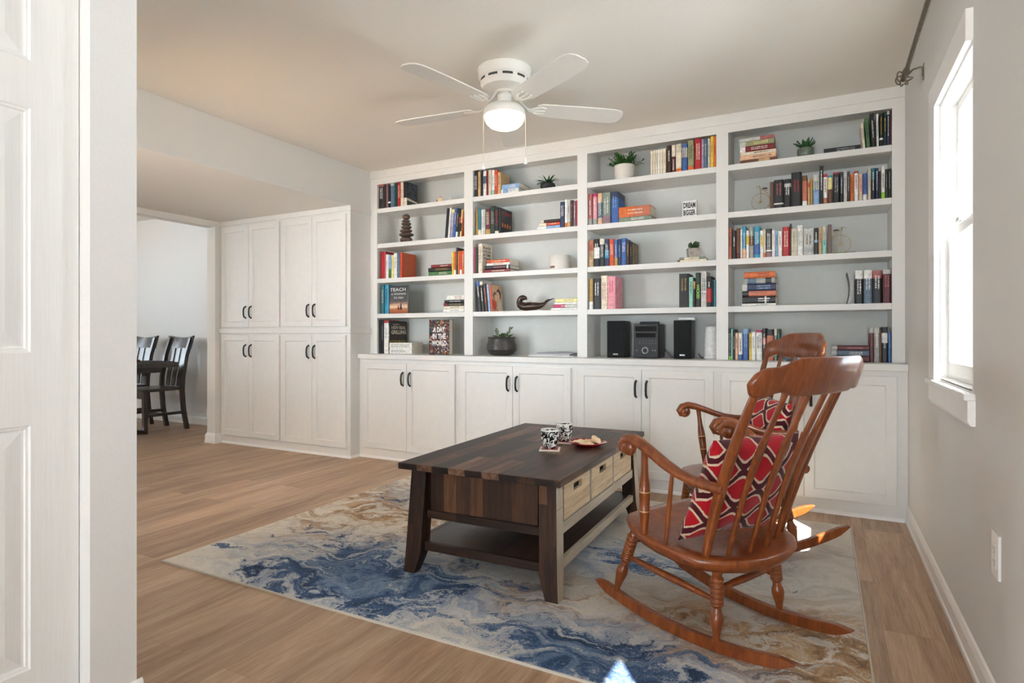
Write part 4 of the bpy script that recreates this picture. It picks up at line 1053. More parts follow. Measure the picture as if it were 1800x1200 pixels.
flat(0, 3, 'the pile', '778.9 815.4 5.9 white t:grey;780 815.4 5.2 cream t:grey;779.7 815.4 5.5 black B:dark_red:.18 t:gold;781 815.4 5.0 black t:white;785.5 815.4 8 white t:rose')
upright(0, 4, 'left', '664.9 669.6 562 black d:.2;669.9 674.3 562.5 black t:grey;674.6 682.4 563 white T:red:.08 t:grey;682.7 685.2 564 black t:white d:.235 h', lean=0)
# ---- bay 2, planter
upright(1, 0, 'left', '833 839.6 299 black t:white;839.9 844.4 301.4 tan t:brown;844.7 848.9 299.6 black;849.1 854.4 300.6 white M:slate_blue:.5:.3 t:black;854.7 857.9 300.8 dark_red;858.1 863.4 298.7 beige t:brown;864.3 868.8 298.7 white B:mint:.2 t:teal;869.2 874.2 299 orange-red t:cream;874.6 880 302.5 tan t:brown d:.15 h')
flat(1, 0, 'the pile', '880.8 911 7.6 white M:light_blue:.1:.3 t:blue d:.17;882 912.8 8.2 light_blue t:white d:.17')
upright(1, 1, 'left', '836.8 839.7 368.7 gold;839.9 845.6 367 teal B:cream:.2;845.9 849.2 368 white t:red;849.4 852.9 368 pale_grey t:black;853.1 861.3 366.8 maroon B:gold:.2 t:cream;861.6 869.2 362 dark_green t:grey;869.4 875.8 364 black t:red B:cream:.1;876.2 880.4 365 black d:.185 h')
flat(1, 1, 'the pile', '944.4 984 5.6 light_blue M:white:.0:.4;947.5 984 5.4 orange-red B:cream:.35 t:cream;950.8 984 5.2 dark_brown B:cream:.15')
upright(1, 1, 'right', '984.4 992.3 354.6 navy t:white;992.6 996.8 350.5 white B:orange:.16;997 1002.2 351 pale_grey B:tan:.2 t:maroon;1002.5 1007.4 351.8 dark_brown t:rose;1007.7 1012.2 353.5 mauve t:white;1012.5 1015.2 352 red')
upright(1, 2, 'left', '833 835.6 434.3 magenta;835.8 839.2 434 dark_green;840.4 847.2 428.5 cream t:black d:.16 h')
flat(1, 2, 'the pile', '850.4 896.4 5.6 dark_red t:cream d:.13;851.6 896 6.6 black M:white:.88:.06 t:rose d:.17;855 895.6 4.6 white t:orange d:.16;855.6 895.4 5.6 orange-red M:orange:.2:.4 t:cream d:.15')
upright(1, 3, 'left', '840.4 846.4 494 black T:blue:.16 t:white;846.8 852 494 black t:white T:cream:.12;852.4 857.6 498 dark_brown t:orange;858.4 862.6 499 light_blue t:white;863 866.4 499.5 orange-red d:.18 h', lean=-5.5)
flat(1, 3, 'the pile', '968.2 1014.6 4 white t:grey;972 1014.6 5.4 pale_grey B:magenta:.5 t:white;974.4 1014.6 4.2 white;976.2 1014.6 6 light_yellow t:grey')
# ---- bay 3, stereo
upright(2, 0, 'right', '1143.4 1147.4 265.5 cream l:0;1147.6 1151.6 264.5 cream;1151.8 1155.4 263.6 cream t:tan;1155.6 1159.8 262.8 white;1160 1165 262 cream;1165.2 1170.4 261 cream t:tan;1172 1179.6 255.5 dark_brown t:white;1180.5 1187 254.8 maroon T:cream:.42 t:white t0:.1 t1:.5;1187.8 1197.6 253 cream T:beige:.3 B:orange:.12;1199 1207.8 252.4 blue M:pale_grey:.5:.35 t:black;1209.2 1219.4 246.5 olive B:orange:.14 t:dark_green h;1221.2 1232.8 243 red t:white h;1233.1 1237.4 244.5 lilac t:white;1237.7 1242.8 244 slate_blue t:cream;1243.7 1248.4 243.2 pale_grey t:teal;1248.8 1254.4 239.5 yellow t:brown h;1254.7 1258.9 239 orange t:red')
upright(2, 1, 'left', '1034 1040.7 340.7 rose t:white B:grey:.2;1042 1049 340 pink t:white B:grey:.2 T:magenta:.1;1050.5 1058 339.5 peach M:slate_blue:.2:.5 t:white;1059 1072.4 338 grey-green t:white B:mauve:.25 h;1074 1086.6 337 blue t:light_blue T:navy:.2 d:.16 h')
flat(2, 1, 'the pile', '1088 1144.5 8.2 grey-green t:white d:.16;1087.6 1143 18 orange M:salmon:.5:.5 t:cream d:.15 h')
upright(2, 2, 'left', '1034.8 1042.6 422.5 tan T:salmon:.4 t:dark_red;1043.4 1053.5 420 black M:white:.3:.4 t:white;1054 1062 419.4 black T:cream:.2 t:white;1062.7 1070.2 420 navy M:cyan:.3:.3 t:white;1071 1078.8 420 orange-red t:cream;1079.6 1085.4 421.5 blue B:gold:.3 t:cream;1085.7 1091.8 420 navy t:light_blue;1092.1 1100.4 418.6 blue t:white h;1100.8 1106.2 423 dark_brown t:gold;1107 1111 425 black t:gold d:.16 h')
upright(2, 3, 'left', '1035.6 1042 489.7 gold B:white:.25;1042.4 1055.6 489 black t:white;1056.6 1067 484.3 cream t:rose;1067.4 1081.4 485.3 pink t:magenta d:.17 h')
upright(2, 3, 'right', '1193.6 1210.6 480.8 black t:gold d:.15 h;1211 1218.2 487 mint t:black;1218.7 1222.4 494 black T:gold:.3;1222.8 1231.2 479 black T:dark_green:.3;1232 1241.8 477 pale_grey M:white:.4:.05 t:charcoal;1242.2 1250.6 485.4 black M:red:.15:.45 t:white t0:.65;1251 1253.4 492 black;1254 1258.6 492 teal')
# ---- bay 4, beside the window wall
flat(3, 0, 'the pile', '1301 1366.4 5.8 brown M:tan:.5:.3;1300.8 1364 8 peach t:brown;1302 1364.4 6 cream t:charcoal;1300.8 1361 9.6 dark_red B:white:.16 t:white;1300.2 1361 9 olive B:pale_grey:.18 t:light_yellow;1299.4 1360.8 6 pale_grey T:rose:.4')
upright(3, 0, 'right', '1516.6 1521.6 216 cream t:brown l:-4;1523.6 1530.4 207 green l:-4 t:dark_green;1532.4 1540 198.4 black t:white l:-3;1541.2 1545.4 200.2 white t:grey l:-1;1546 1552.6 199.3 black M:white:.2:.06 t:gold;1552.9 1558.8 196.5 dark_green t:yellow;1559.1 1564 195 navy t:white T:pale_grey:.1;1564.3 1567 193.5 maroon')
upright(3, 1, 'long', '1360.4 1377.4 315.8 black M:white:.13:.05 t:rose h;1378.4 1390.4 314.4 black M:pale_grey:.72:.12 t:white h;1390.8 1409.3 302.5 black t:red d:.17 h;1410.4 1418.8 308.3 salmon T:brown:.18 B:white:.16;1420 1424 315 tan M:orange-red:.7:.15;1424.3 1428.6 314 gold;1429.6 1440.2 306.5 light_blue T:pale_grey:.5 t:slate_blue;1440.6 1447.2 291.5 black t:white d:.16;1447.5 1454.3 306 white T:red:.1 B:salmon:.2 t:red;1455.2 1462.8 308 light_yellow T:cyan:.08 B:brown:.5;1464.7 1476 302.8 black T:red:.05 t:grey h;1476.6 1482.2 302 black M:navy:.5:.3 t:white;1483 1489.4 301.8 pale_grey t:grey;1490 1493.6 300.8 charcoal t:white;1494.4 1500.8 306 orange t:brown;1501.6 1508.8 301 white T:red:.06 t:red;1509.6 1516 306.5 peach B:beige:.2 t:magenta;1516.8 1524.4 304.2 blue B:white:.22 t:navy;1525.5 1531.2 296 beige t:grey;1531.7 1538.2 295.4 black T:teal:.35 t:white;1538.8 1544.6 295 navy t:white;1545 1548 301 dark_brown;1549.4 1555.8 292 white B:lime:.2 t:green;1556.4 1560.6 297 charcoal t:grey;1560.9 1566.6 296.5 black t:grey')
upright(3, 2, 'long', '1279.6 1286.2 400.8 salmon t:black h;1286.8 1294 405 black t:white;1294.3 1301.2 401 brown B:maroon:.2;1301.5 1304.8 403 white;1305.1 1311.3 397.8 cyan B:peach:.3 t:white;1311.6 1316.8 405 white M:yellow:.5:.3;1317.2 1324.8 398.6 grey M:brown:.4:.3 t:cream;1325.3 1335.6 397.6 cyan M:blue:.1:.35 t:white;1336 1341.8 405 white M:light_yellow:.4:.4 t:orange;1342 1346.2 402.5 beige B:orange:.15;1346.5 1356.3 402 charcoal M:white:.2:.06 B:mauve:.18 t:white;1356.8 1362.5 404.4 white t:tan;1362.8 1367.2 406 light_blue t:navy;1367.5 1374.8 406.2 white t:rose;1375.5 1388 398.5 red t:cream h;1388.4 1391 393 dark_brown;1391.3 1394 402 cream;1394.3 1397.6 401.5 cream t:tan;1397.9 1400.8 401.5 cream;1401.4 1411.6 395.7 white t:grey;1412.8 1430.2 401.5 pale_grey M:silver:.1:.2 t:black;1431 1438.4 400.5 black M:light_blue:.45:.1 t:white;1439 1444.8 400 tan t:brown;1445.5 1452.6 397.8 mint T:beige:.5 t:teal')
flat(3, 3, 'the pile', '1304 1363.6 4.2 white t:black;1304.6 1363.2 12.4 black M:white:.68:.05 t:white;1304.6 1364.2 9.4 salmon B:black:.2;1304.6 1364.2 12.6 navy B:pale_grey:.15 t:light_blue;1308.6 1361.6 9.8 grey M:slate_blue:.1:.3 M:charcoal:.7:.2;1308 1362.6 10.6 orange t:dark_red', )
upright(3, 3, 'right', '1503.6 1517 474.8 black T:white:.26 t:white h;1518.6 1533.2 474 slate_blue T:white:.26 t:white h;1534.4 1549.8 475.2 black T:rose:.24 t:white h;1552 1566.2 472.9 maroon T:pale_grey:.14 t:rose h', lean=0)
upright(3, 4, 'left', '1279.2 1285 576.8 black t:white B:lime:.12 t0:.15;1285.2 1288 577.8 mint;1288.2 1292 579 black t:white;1292.3 1297.4 584.8 peach t:red;1298 1305 584.8 white B:blue:.2 t:black;1305.6 1315.4 577.8 blue T:light_blue:.16 t:light_blue;1316.7 1320.8 584.8 yellow t:black;1321 1328.2 583.6 white t:grey;1329 1339.4 579.8 white T:magenta:.08 t:black;1340 1346.8 576.8 black M:rose:.5:.2 t:white;1348 1359.8 578.6 salmon T:black:.2 M:cream:.1:.2;1361 1366 577.8 grey-green T:beige:.2;1366.3 1371.2 577.8 dark_green t:cyan')
flat(3, 4, 'the pile', '1461.5 1528 10.4 maroon B:silver:.14 t:silver;1461.5 1528 9.6 slate_blue B:silver:.14 t:white;1462 1528 8.4 maroon B:silver:.15 t:rose')
upright(3, 4, 'right', '1528.8 1536 576.8 maroon T:pale_grey:.14 t:rose h;1536.5 1546.5 576.6 grey T:pale_grey:.14 t:white h;1546.8 1549.6 580 brown;1550 1560.4 574.4 black M:white:.55:.28 t:silver h;1561.3 1566.6 584.6 blue t:light_blue')
for k, (u0, u1, th, c) in enumerate(((1382, 1428, 8, 'slate blue'),)):
    x0, x1 = at_y(u0, 600, YF).x, at_y(u1, 600, YF).x
    bk = book(.028, .14, x1 - x0, c, {'bands': [], 't': 'white'}, 'slate blue book lying flat behind the farther rocking chair crest', None); bk.rotation_euler = (0, PI / 2, 0); bk.location = (x0, YF, CT + .0286)
# ---- covers that show: fronts and the right-hand sides at the ends of rows
def sun_cover():
    t = NT('sunset_cover_print'); tc = t.n('ShaderNodeTexCoord'); sep = t.n('ShaderNodeSeparateXYZ'); t.l(tc.outputs['Object'], sep.inputs[0])
    n = t.noise(t.coord('Object', (1, 1, 2)), 22, 4, .6, 1)
    f = t.math('ADD', t.math('DIVIDE', sep.outputs[2], .19), t.math('MULTIPLY', t.math('SUBTRACT', n, .5), .22))
    t.bsdf(t.ramp(f, [(0, (140, 74, 44)), (.2, (190, 112, 70)), (.3, (232, 204, 176)), (.42, (186, 140, 116)), (.52, (84, 82, 84)), (1, (58, 62, 66))]), .4); return t.m
def stand(u0, u1, vt, z, y, d, main, label, rz=0, mats=None, group=None, opts=None):
    """a book standing with its front cover to the room: returned local frame has x along the cover, y into the shelf"""
    x0, x1 = at_y(u0, 500, y).x, at_y(u1, 500, y).x; h = at_y((u0 + u1) / 2, vt, y).z - z; w = x1 - x0
    t = .0025
    V = []; Fc = []
    def bx(a, b, c, e, f, g):
        n = len(V); V.extend([(x, yy, zz) for zz in (f, g) for yy in (c, e) for x in (a, b)]); Fc.extend([tuple(n + i for i in q) for q in ((0, 2, 3, 1), (4, 5, 7, 6), (0, 1, 5, 4), (2, 6, 7, 3), (0, 4, 6, 2), (1, 3, 7, 5))])
    bx(0, w, 0, t, 0, h); bx(0, w, d - t, d, 0, h); bx(0, t, t, d - t, 0, h)
    o = mesh_obj('book', V, Fc, [cover(main)]); tag(o, label, 'book', group)
    n = len(V); V.clear(); Fc.clear(); bx(t + .0003, w - .004, t + .0002, d - t - .0002, .003, h - .003)
    p = mesh_obj('pages', V, Fc, [PAGES]); p.parent = o
    o.location = (x0, y, z + .0004); o.rotation_euler = (0, 0, rz); return o, w, h
o, w, h = stand(684.5, 716.5, 502, SZ[3], YF + .01, .018, 'charcoal', 'grey book with sunset cover facing out, fourth shelf, bay beside pantry')
panel(o, 'cover_picture', sun_cover(), [(.001, -.0004, .001), (w - .001, -.0004, .001), (w - .001, -.0004, h - .001), (.001, -.0004, h - .001)])
face_text(o, [('TEACH', .008, h * .80, w * .86, h * .12, .01), ('A WOMAN', w * .10, h * .665, w * .8, h * .075, 0), ('TO FISH', w * .24, h * .53, w * .52, h * .07, 0)], ('y', -.0005), 'white')
mb = MB()
for cx, s in ((.5, .75), (.64, 1.1)):
    H_ = h * .2 * s; cx *= w; b = h * .14
    mb.prism([(cx - H_ * .26, b), (cx + H_ * .26, b), (cx + H_ * .13, b + H_ * .62), (cx + H_ * .12, b + H_ * .8), (cx - H_ * .12, b + H_ * .8), (cx - H_ * .13, b + H_ * .62)], -.0012, -.0006, 'y'); mb.prism([(cx + H_ * .12 * math.cos(a), b + H_ * .9 + H_ * .12 * math.sin(a)) for a in [i * PI / 4 for i in range(8)]], -.0012, -.0006, 'y')
q = mb.done('cover_silhouette', cover('black')); q.parent = o
def grill_cover():
    t = NT('grill_cover_print'); tc = t.n('ShaderNodeTexCoord'); sep = t.n('ShaderNodeSeparateXYZ'); t.l(tc.outputs['Object'], sep.inputs[0])
    n = t.noise(t.coord('Object', (1, 1, 1)), 34, 3, .6, 1.5)
    low = t.math('LESS_THAN', sep.outputs[2], .115)
    t.bsdf(t.mix(low, (44, 32, 26), t.ramp(n, [(.34, (34, 44, 20)), (.46, (98, 120, 54)), (.54, (120, 60, 36)), (.64, (224, 170, 70))])), .35); return t.m
def wh(o):
    xs = [v.co for v in o.data.vertices]; return max(v.x for v in xs), max(v.y for v in xs), max(v.z for v in xs)
o = BK[0, 4, 'left', 3]; w, d, h = wh(o); o['label'] = 'dark grilling cookbook with large cream title, fourth of left row, countertop, pantry-side bay'
panel(o, 'cover_picture', grill_cover(), [(w + .0006, .005, .001), (w + .0006, d - .001, .001), (w + .0006, d - .001, h - .001), (w + .0006, .005, h - .001)])
face_text(o, [("WEBER'S", d * .16, h * .88, d * .4, h * .035, 0), ('NEW REAL', d * .1, h * .75, d * .82, h * .1, .01), ('GRILLING', d * .08, h * .6, d * .86, h * .12, .025)], ('x', w + .0008), 'cream')
o, w, h = stand(754.4, 792.8, 561.5, CT, YF + .01, .05, 'charcoal', 'large book with a photo mosaic cover facing out on the countertop', -.12)
panel(o, 'cover_picture', mosaic('photo_mosaic_cover', [(30, 26, 28), (136, 52, 42), (60, 48, 44), (46, 74, 108), (172, 118, 78), (74, 50, 40), (56, 74, 60), (186, 176, 166), (26, 26, 32), (98, 44, 40)], 85), [(.001, -.0004, .001), (w - .001, -.0004, .001), (w - .001, -.0004, h - .001), (.001, -.0004, h - .001)])
face_text(o, [('A DAY', w * .2, h * .64, w * .6, h * .15, .04), ('IN THE', w * .18, h * .45, w * .66, h * .145, .04), ('WORLD', w * .14, h * .25, w * .74, h * .155, .04)], ('y', -.0005), 'white')
# two white boxed volumes lying in front of the cookbook
z = CT + .0004
for k, (lab, th) in enumerate((('white book with large grey lettering, lying under its twin on the countertop', 9.6), ('white book lying on its twin in front of the grilling cookbook', 9.6))):
    x0, x1 = at_y(686, 600, YF).x, at_y(725.4, 600, YF).x; dd = -x0 * SY + YF * CY; hh = th * dd / F
    bk = book(hh, .165, x1 - x0, 'white', {'bands': [], 't': None if k == 0 else 'grey', 'h': 1, 't0': .08, 't1': .9}, lab, 'white twin books'); bk.rotation_euler = (0, PI / 2, 0); bk.location = (x0, YF - .012, z + hh); z += hh + .0006
    if k == 0:
        mb, tw = text_bm('WHO(I)DO', hh * .5, .0, (x1 - x0) * .62)
        for v in mb.bm.verts: v.co = Vector((hh * .78 - v.co.z, -.0007 + v.co.y * .02, (x1 - x0) * .08 + v.co.x))
        q = mb.done('cover_lettering', cover('slate blue')); q.parent = bk
def side_panel_print(key, mat, d, h, w):
    o = BK[key]; panel(o, 'cover_picture', mat, [(w + .0006, .005, .002), (w + .0006, d - .001, .002), (w + .0006, d - .001, h - .002), (w + .0006, .005, h - .002)]); return o
def wh(o):
    xs = [v.co for v in o.data.vertices]; return max(v.x for v in xs), max(v.y for v in xs), max(v.z for v in xs)
o = BK[0, 0, 'left', 9]; w, d, h = wh(o); side_panel_print((0, 0, 'left', 9), mottled('dark_collage_print', [(24, 22, 24), (44, 26, 24), (60, 80, 92), (140, 44, 36)], 26), d, h, w)
panel(o, 'cover_strip', cover('cream'), [(w + .0009, .006, h * .24), (w + .0009, d - .002, h * .2), (w + .0009, d - .002, h * .27), (w + .0009, .006, h * .34)])
o = BK[0, 2, 'left', 6]; w, d, h = wh(o); side_panel_print((0, 2, 'left', 6), mottled('orange_mandala_print', [(120, 44, 22), (188, 76, 34), (206, 96, 44), (96, 70, 80)], 48, dist=3.0), d, h, w)
o = BK[1, 0, 'left', 8]; w, d, h = wh(o); 
side_panel_print((1, 0, 'left', 8), mottled('tan_lettered_print', [(92, 70, 44), (188, 152, 104), (204, 168, 118), (196, 160, 110)], 60, sc=(1, 1, 2.2)), d, h, w)
o = BK[1, 1, 'left', 7]; w, d, h = wh(o)
face_text(o, [('V.C. ANDREWS', d * .08, h * .76, d * .84, h * .11, .01)], ('x', w + .0004), 'red')
pass
mb = MB()
for i in range(4): mb.ball((w + .0006, d * (.16 + .22 * i), h * .34), (.0012, d * .055, h * (.085 if i % 2 else .1)), 10)
q = mb.done('cover_flames', cover('orange')); q.parent = o
o = BK[1, 2, 'left', 2]; w, d, h = wh(o)
panel(o, 'cover_front', cover('cream'), [(w + .0006, .004, .001), (w + .0006, d - .001, .001), (w + .0006, d - .001, h - .001), (w + .0006, .004, h - .001)])
face_text(o, [('BLACK', d * .12, h * .84, d * .74, h * .085, .02), ('HOLES', d * .12, h * .72, d * .74, h * .085, .02), ('& TIME', d * .12, h * .60, d * .74, h * .085, .02), ('WARPS', d * .12, h * .48, d * .74, h * .085, .02)], ('x', w + .0012), 'black')
panel(o, 'cover_photo', cover('charcoal'), [(w + .0012, d * .4, h * .2), (w + .0012, d * .75, h * .2), (w + .0012, d * .75, h * .42), (w + .0012, d * .4, h * .42)])
o = BK[1, 3, 'left', 4]; w, d, h = wh(o); side_panel_print((1, 3, 'left', 4), mottled('romance_cover_print', [(92, 48, 34), (186, 132, 96), (224, 186, 148), (120, 70, 50)], 20, dist=1.6), d, h, w)
def disc(o, mat, x, cy, cz, ry, rz, name='cover_figures'):
    q = MB(); q.face([q.V((x, cy + ry * math.cos(i * PI / 8), cz + rz * math.sin(i * PI / 8))) for i in range(16)]); r = q.done(name, mat); r.parent = o
for n_, (c_, cy, cz, ry, rz) in enumerate((('dark brown', .66, .66, .2, .2), ('peach', .58, .58, .15, .17), ('brown', .3, .58, .15, .16), ('peach', .35, .5, .12, .14), ('orange-red', .2, .24, .18, .2), ('beige', .66, .22, .2, .22))): disc(o, cover(c_), w + .0009 + n_ * .0003, d * cy, h * cz, d * ry, h * rz)
o = BK[2, 2, 'left', 9]; w, d, h = wh(o); side_panel_print((2, 2, 'left', 9), mottled('black_gold_print', [(30, 26, 22), (52, 42, 30), (150, 122, 74), (200, 190, 160)], 40), d, h, w)
o = BK[2, 3, 'left', 3]; w, d, h = wh(o); side_panel_print((2, 3, 'left', 3), mottled('pink_floral_print', [(120, 70, 62), (224, 140, 152), (228, 154, 164), (236, 200, 200)], 34), d, h, w)
o = BK[2, 3, 'right', 3]; w, d, h = wh(o)      # vertical title
mb, tw = text_bm('WICKED', w * .62, .02, h * .42)
for v in mb.bm.verts: v.co = Vector((w * .18 + v.co.z, -.0008 + v.co.y * .02, h * .66 - v.co.x))
q = mb.done('cover_lettering', cover('lime')); q.parent = o
# ------------------------------------------------------------------ ornaments on the shelves
YM = 4.12
def spot(u, y=YM): return at_y(u, 500, y).x
def px(u0, u1, y=YM): return abs(at_y(u1, 500, y).x - at_y(u0, 500, y).x)
def item(name, label, cat, u, sh, y=YM, rz=0, group=None): return thing(name, label, cat, (spot(u, y), y, SZ[sh] + .0005), rz, group)
# stacked pebble cairn
cr = item('stone_cairn', 'brown stone cairn of stacked pebbles on the bay beside the pantry', 'ornament', 714, 1)
z = 0; ST = mottled('brown_river_stone', [(70, 54, 46), (98, 76, 64), (126, 102, 88)], 40, .75)
for w, hh, dx in ((.112, .057, 0), (.136, .037, .001), (.112, .030, -.001), (.098, .033, .003), (.090, .031, .001), (.074, .019, -.003), (.072, .050, -.001)):
    mb = MB(); k = 1.0; mb.ball((dx, 0, z + hh / 2), (w / 2, w * .42, hh / 2 * 1.06), 18)
    for v in mb.bm.verts:
        if v.co.z < z + .001: v.co.z = z + .001
        v.co.x += .002 * math.sin(90 * v.co.y + z * 70)
    mb.done('stone', ST, cr); z += hh * .97
# glass fish and little sailing boat
f = item('fish_figurine', 'tiny yellow and red glass fish on the top shelf', 'ornament', 773.5, 0)
mb = MB(); mb.ball((0, 0, .030), (.024, .010, .027), 16); mb.done('body', mottled('fish_glaze', [(210, 60, 40), (240, 236, 226), (240, 190, 40), (236, 178, 30)], 70, .2, (1, .1, .3)), f)
mb = MB(); mb.prism([(-.022, .028), (-.036, .044), (-.034, .012)], -.002, .002, 'y'); mb.prism([(-.006, .054), (.012, .053), (.002, .066)], -.002, .002, 'y'); mb.prism([(-.010, 0), (.010, 0), (.006, .006), (-.006, .006)], -.008, .008, 'y'); mb.done('fins', plain('fish_fin_red', (206, 66, 40), .3), f)
f = item('toy_sailboat', 'tiny sailboat with white sails and brown hull on the top shelf', 'ornament', 791.5, 0)
mb = MB(); mb.prism([(-.024, .012), (-.018, 0), (.016, 0), (.026, .012)], -.008, .008, 'y'); mb.done('hull', plain('boat_hull_brown', (96, 54, 40), .5), f)
mb = MB(); mb.prism([(-.021, .013), (.000, .013), (.000, .056)], -.0012, .0012, 'y'); mb.prism([(.0025, .013), (.021, .013), (.0025, .05)], -.0012, .0012, 'y'); mb.done('sails', plain('boat_sail_white', (226, 216, 200), .7), f)
# plants
LEAF1 = mottled('dark_green_leaf', [(20, 40, 22), (40, 70, 34), (66, 100, 48)], 30, .45)
LEAF2 = mottled('fresh_green_leaf', [(24, 52, 20), (48, 92, 34), (92, 138, 58)], 40, .45)
LEAF3 = mottled('agave_green_leaf', [(32, 66, 36), (50, 92, 48), (92, 130, 70)], 25, .4, (1, 1, .4))
SOIL = mottled('potting_soil', [(36, 28, 22), (58, 46, 36)], 90, .95)
def pot(root, prof, mat, soil_r, soil_z):
    MB().lathe(prof, 36).done('pot', mat, root); MB().lathe([(0, soil_z + .001), (soil_r, soil_z)], 24).done('soil', SOIL, root)
p = item('potted_plant', 'small spider plant in a round black pot on the planter-bay top shelf', 'potted plant', 963, 0)
pot(p, [(0, 0), (.036, 0), (.052, .014), (.0585, .032), (.055, .050), (.044, .058), (.041, .057), (.05, .045), (.05, .03), (0, .01)], plain('matt_black_pot', (36, 36, 38), .6), .045, .05)
rnd = random.Random(3); mb = MB()
for i in range(38):
    a = rnd.uniform(0, 2 * PI); e = rnd.uniform(.5, 1.35); mb.blade((.012 * math.cos(a), .012 * math.sin(a), .048), (math.cos(a) * math.cos(e), math.sin(a) * math.cos(e), math.sin(e)), rnd.uniform(.07, .098), .012, 1.5, .001, 7)
mb.done('leaves', LEAF1, p)
p = item('potted_plant', 'bushy green plant in a speckled white pot on the stereo-bay top shelf', 'potted plant', 1098, 0, 4.13)
pot(p, [(0, 0), (.058, 0), (.064, .004), (.070, .05), (.0715, .112), (.068, .113), (.064, .108), (.062, .05), (0, .03)], mottled('speckled_white_stone', [(182, 174, 164), (210, 204, 196), (220, 215, 208), (224, 220, 212)], 120, .7), .066, .100)
rnd = random.Random(5); mb = MB()
for i in range(60):
    a = rnd.uniform(0, 2 * PI); e = rnd.uniform(.25, 1.45); L = rnd.uniform(.06, .125); d = Vector((math.cos(a) * math.cos(e), math.sin(a) * math.cos(e) * .8, math.sin(e) * .9)); b = Vector((.02 * math.cos(a), .02 * math.sin(a), .1))
    mb.tube([b, b + d * L], .0015, 5)
    for k in range(7):
        t = .35 + .65 * k / 6; aa = rnd.uniform(0, 2 * PI); sd = Vector((math.cos(aa), math.sin(aa), rnd.uniform(.1, .8))).normalized(); mb.blade(b + d * L * t, (d * .9 + sd).normalized(), rnd.uniform(.018, .03), .011, .3, .0012, 3)
mb.done('leaves', LEAF2, p)
p = item('potted_plant', 'small spiky agave in a grey-green glazed pot on the top shelf', 'potted plant', 1416, 0, 4.11)
pot(p, [(0, 0), (.034, 0), (.044, .012), (.0475, .035), (.046, .062), (.043, .0625), (.041, .06), (.042, .035), (0, .012)], mottled('grey_green_glaze', [(84, 92, 82), (106, 116, 104), (126, 134, 120)], 26, .25), .042, .056)
rnd = random.Random(9); mb = MB()
for i in range(20):
    a = i * 2.4; e = .25 + 1.15 * (1 - i / 20 * 0) * rnd.uniform(.25, 1); mb.blade((.006 * math.cos(a), .006 * math.sin(a), .056), (math.cos(a) * math.cos(e), math.sin(a) * math.cos(e), math.sin(e)), rnd.uniform(.062, .082), .024, .12, .0028, 5)
mb.done('leaves', LEAF3, p)
p = item('potted_plant', 'small succulent in a square grey stone pot, standing on a flat green book', 'potted plant', 1218.6, 2, 4.10, .35)
hz = .0305; p.location.z += hz
MB().hexa([(-.034, -.034, 0), (.034, -.034, 0), (.034, .034, 0), (-.034, .034, 0)], [(-.040, -.040, .062), (.040, -.040, .062), (.040, .040, .062), (-.040, .040, .062)]).done('pot', mottled('square_stone_pot', [(104, 94, 86), (168, 160, 150), (186, 178, 168)], 34, .8), p, bevel=.003)
MB().box(-.036, .036, -.036, .036, .0622, .064).done('soil', SOIL, p)
rnd = random.Random(4); mb = MB()
for i in range(17):
    a = i * 2.4; e = .5 + .9 * rnd.random(); b = Vector((.014 * math.cos(a), .014 * math.sin(a), .062)); d = Vector((math.cos(a) * math.cos(e), math.sin(a) * math.cos(e), math.sin(e))); L = rnd.uniform(.035, .058)
    mb.tube([b, b + d * L * .4, b + d * L * .8, b + d * L], [.006, .0085, .006, .001], 7)
mb.done('leaves', LEAF1, p)
for k, (u0, u1, c, zz, hh, lab) in enumerate(((1190.5, 1241.5, 'cream', 0, .0125, 'cream book with dark foot lying under the green book and succulent'), (1194, 1238, 'grey-green', .0132, .0158, 'green patterned book lying directly under the square succulent pot'))):
    x0, x1 = spot(u0, 4.045), spot(u1, 4.045); bk = book(hh, .15, x1 - x0, c, {'bands': [('B', 'brown', 0, .1)] if k == 0 else [('M', 'cream', .2, .8)], 't': 'green' if k else None}, lab, None); bk.rotation_euler = (0, PI / 2, 0); bk.location = (x0, 4.045, SZ[2] + .001 + zz + hh)
# clay planter with trailing succulent
p = item('potted_plant', 'wide dark clay bowl planter with a sparse jade plant on the countertop', 'potted plant', 882, 4, 4.14)
pot(p, [(0, 0), (.07, 0), (.098, .012), (.121, .045), (.119, .080), (.104, .118), (.108, .140), (.111, .144), (.104, .144), (.099, .125), (.11, .08), (.1, .04), (0, .03)], mottled('dark_clay', [(42, 38, 36), (62, 56, 52), (84, 76, 70)], 18, .38), .100, .128)
rnd = random.Random(12); mb = MB(); ms = MB()
def sprig(b, d, L, n, s=.013):
    ms.tube([b, b + d * L * .5, b + d * L], [.0022, .0018, .0012], 6)
    for k in range(n):
        q = b + d * L * (.25 + .75 * k / (n - 1)); a = k * 2.1
        for w in (0, PI):
            o = Vector((math.cos(a + w), math.sin(a + w), .5)).normalized(); mb.ball(q + o * s * .8, (s * .72, s * .72, s * .34), 8, 0, o.to_track_quat('X', 'Z').to_matrix())
for i in range(13):
    a = rnd.uniform(0, 2 * PI); r = rnd.uniform(.0, .075); sprig(Vector((r * math.cos(a), r * math.sin(a), .128)), Vector((rnd.uniform(-.5, .5), rnd.uniform(-.4, .4), .8)).normalized(), rnd.uniform(.02, .05), 4, .011)
sprig(Vector((.04, -.02, .128)), Vector((.55, -.1, .8)).normalized(), .105, 7); sprig(Vector((-.03, -.01, .128)), Vector((-.15, 0, 1)).normalized(), .075, 5)
mb.done('leaves', mottled('jade_leaf', [(58, 76, 40), (94, 116, 64), (134, 150, 92)], 40, .4), p); ms.done('stems', plain('plant_stem', (92, 84, 54), .6), p)
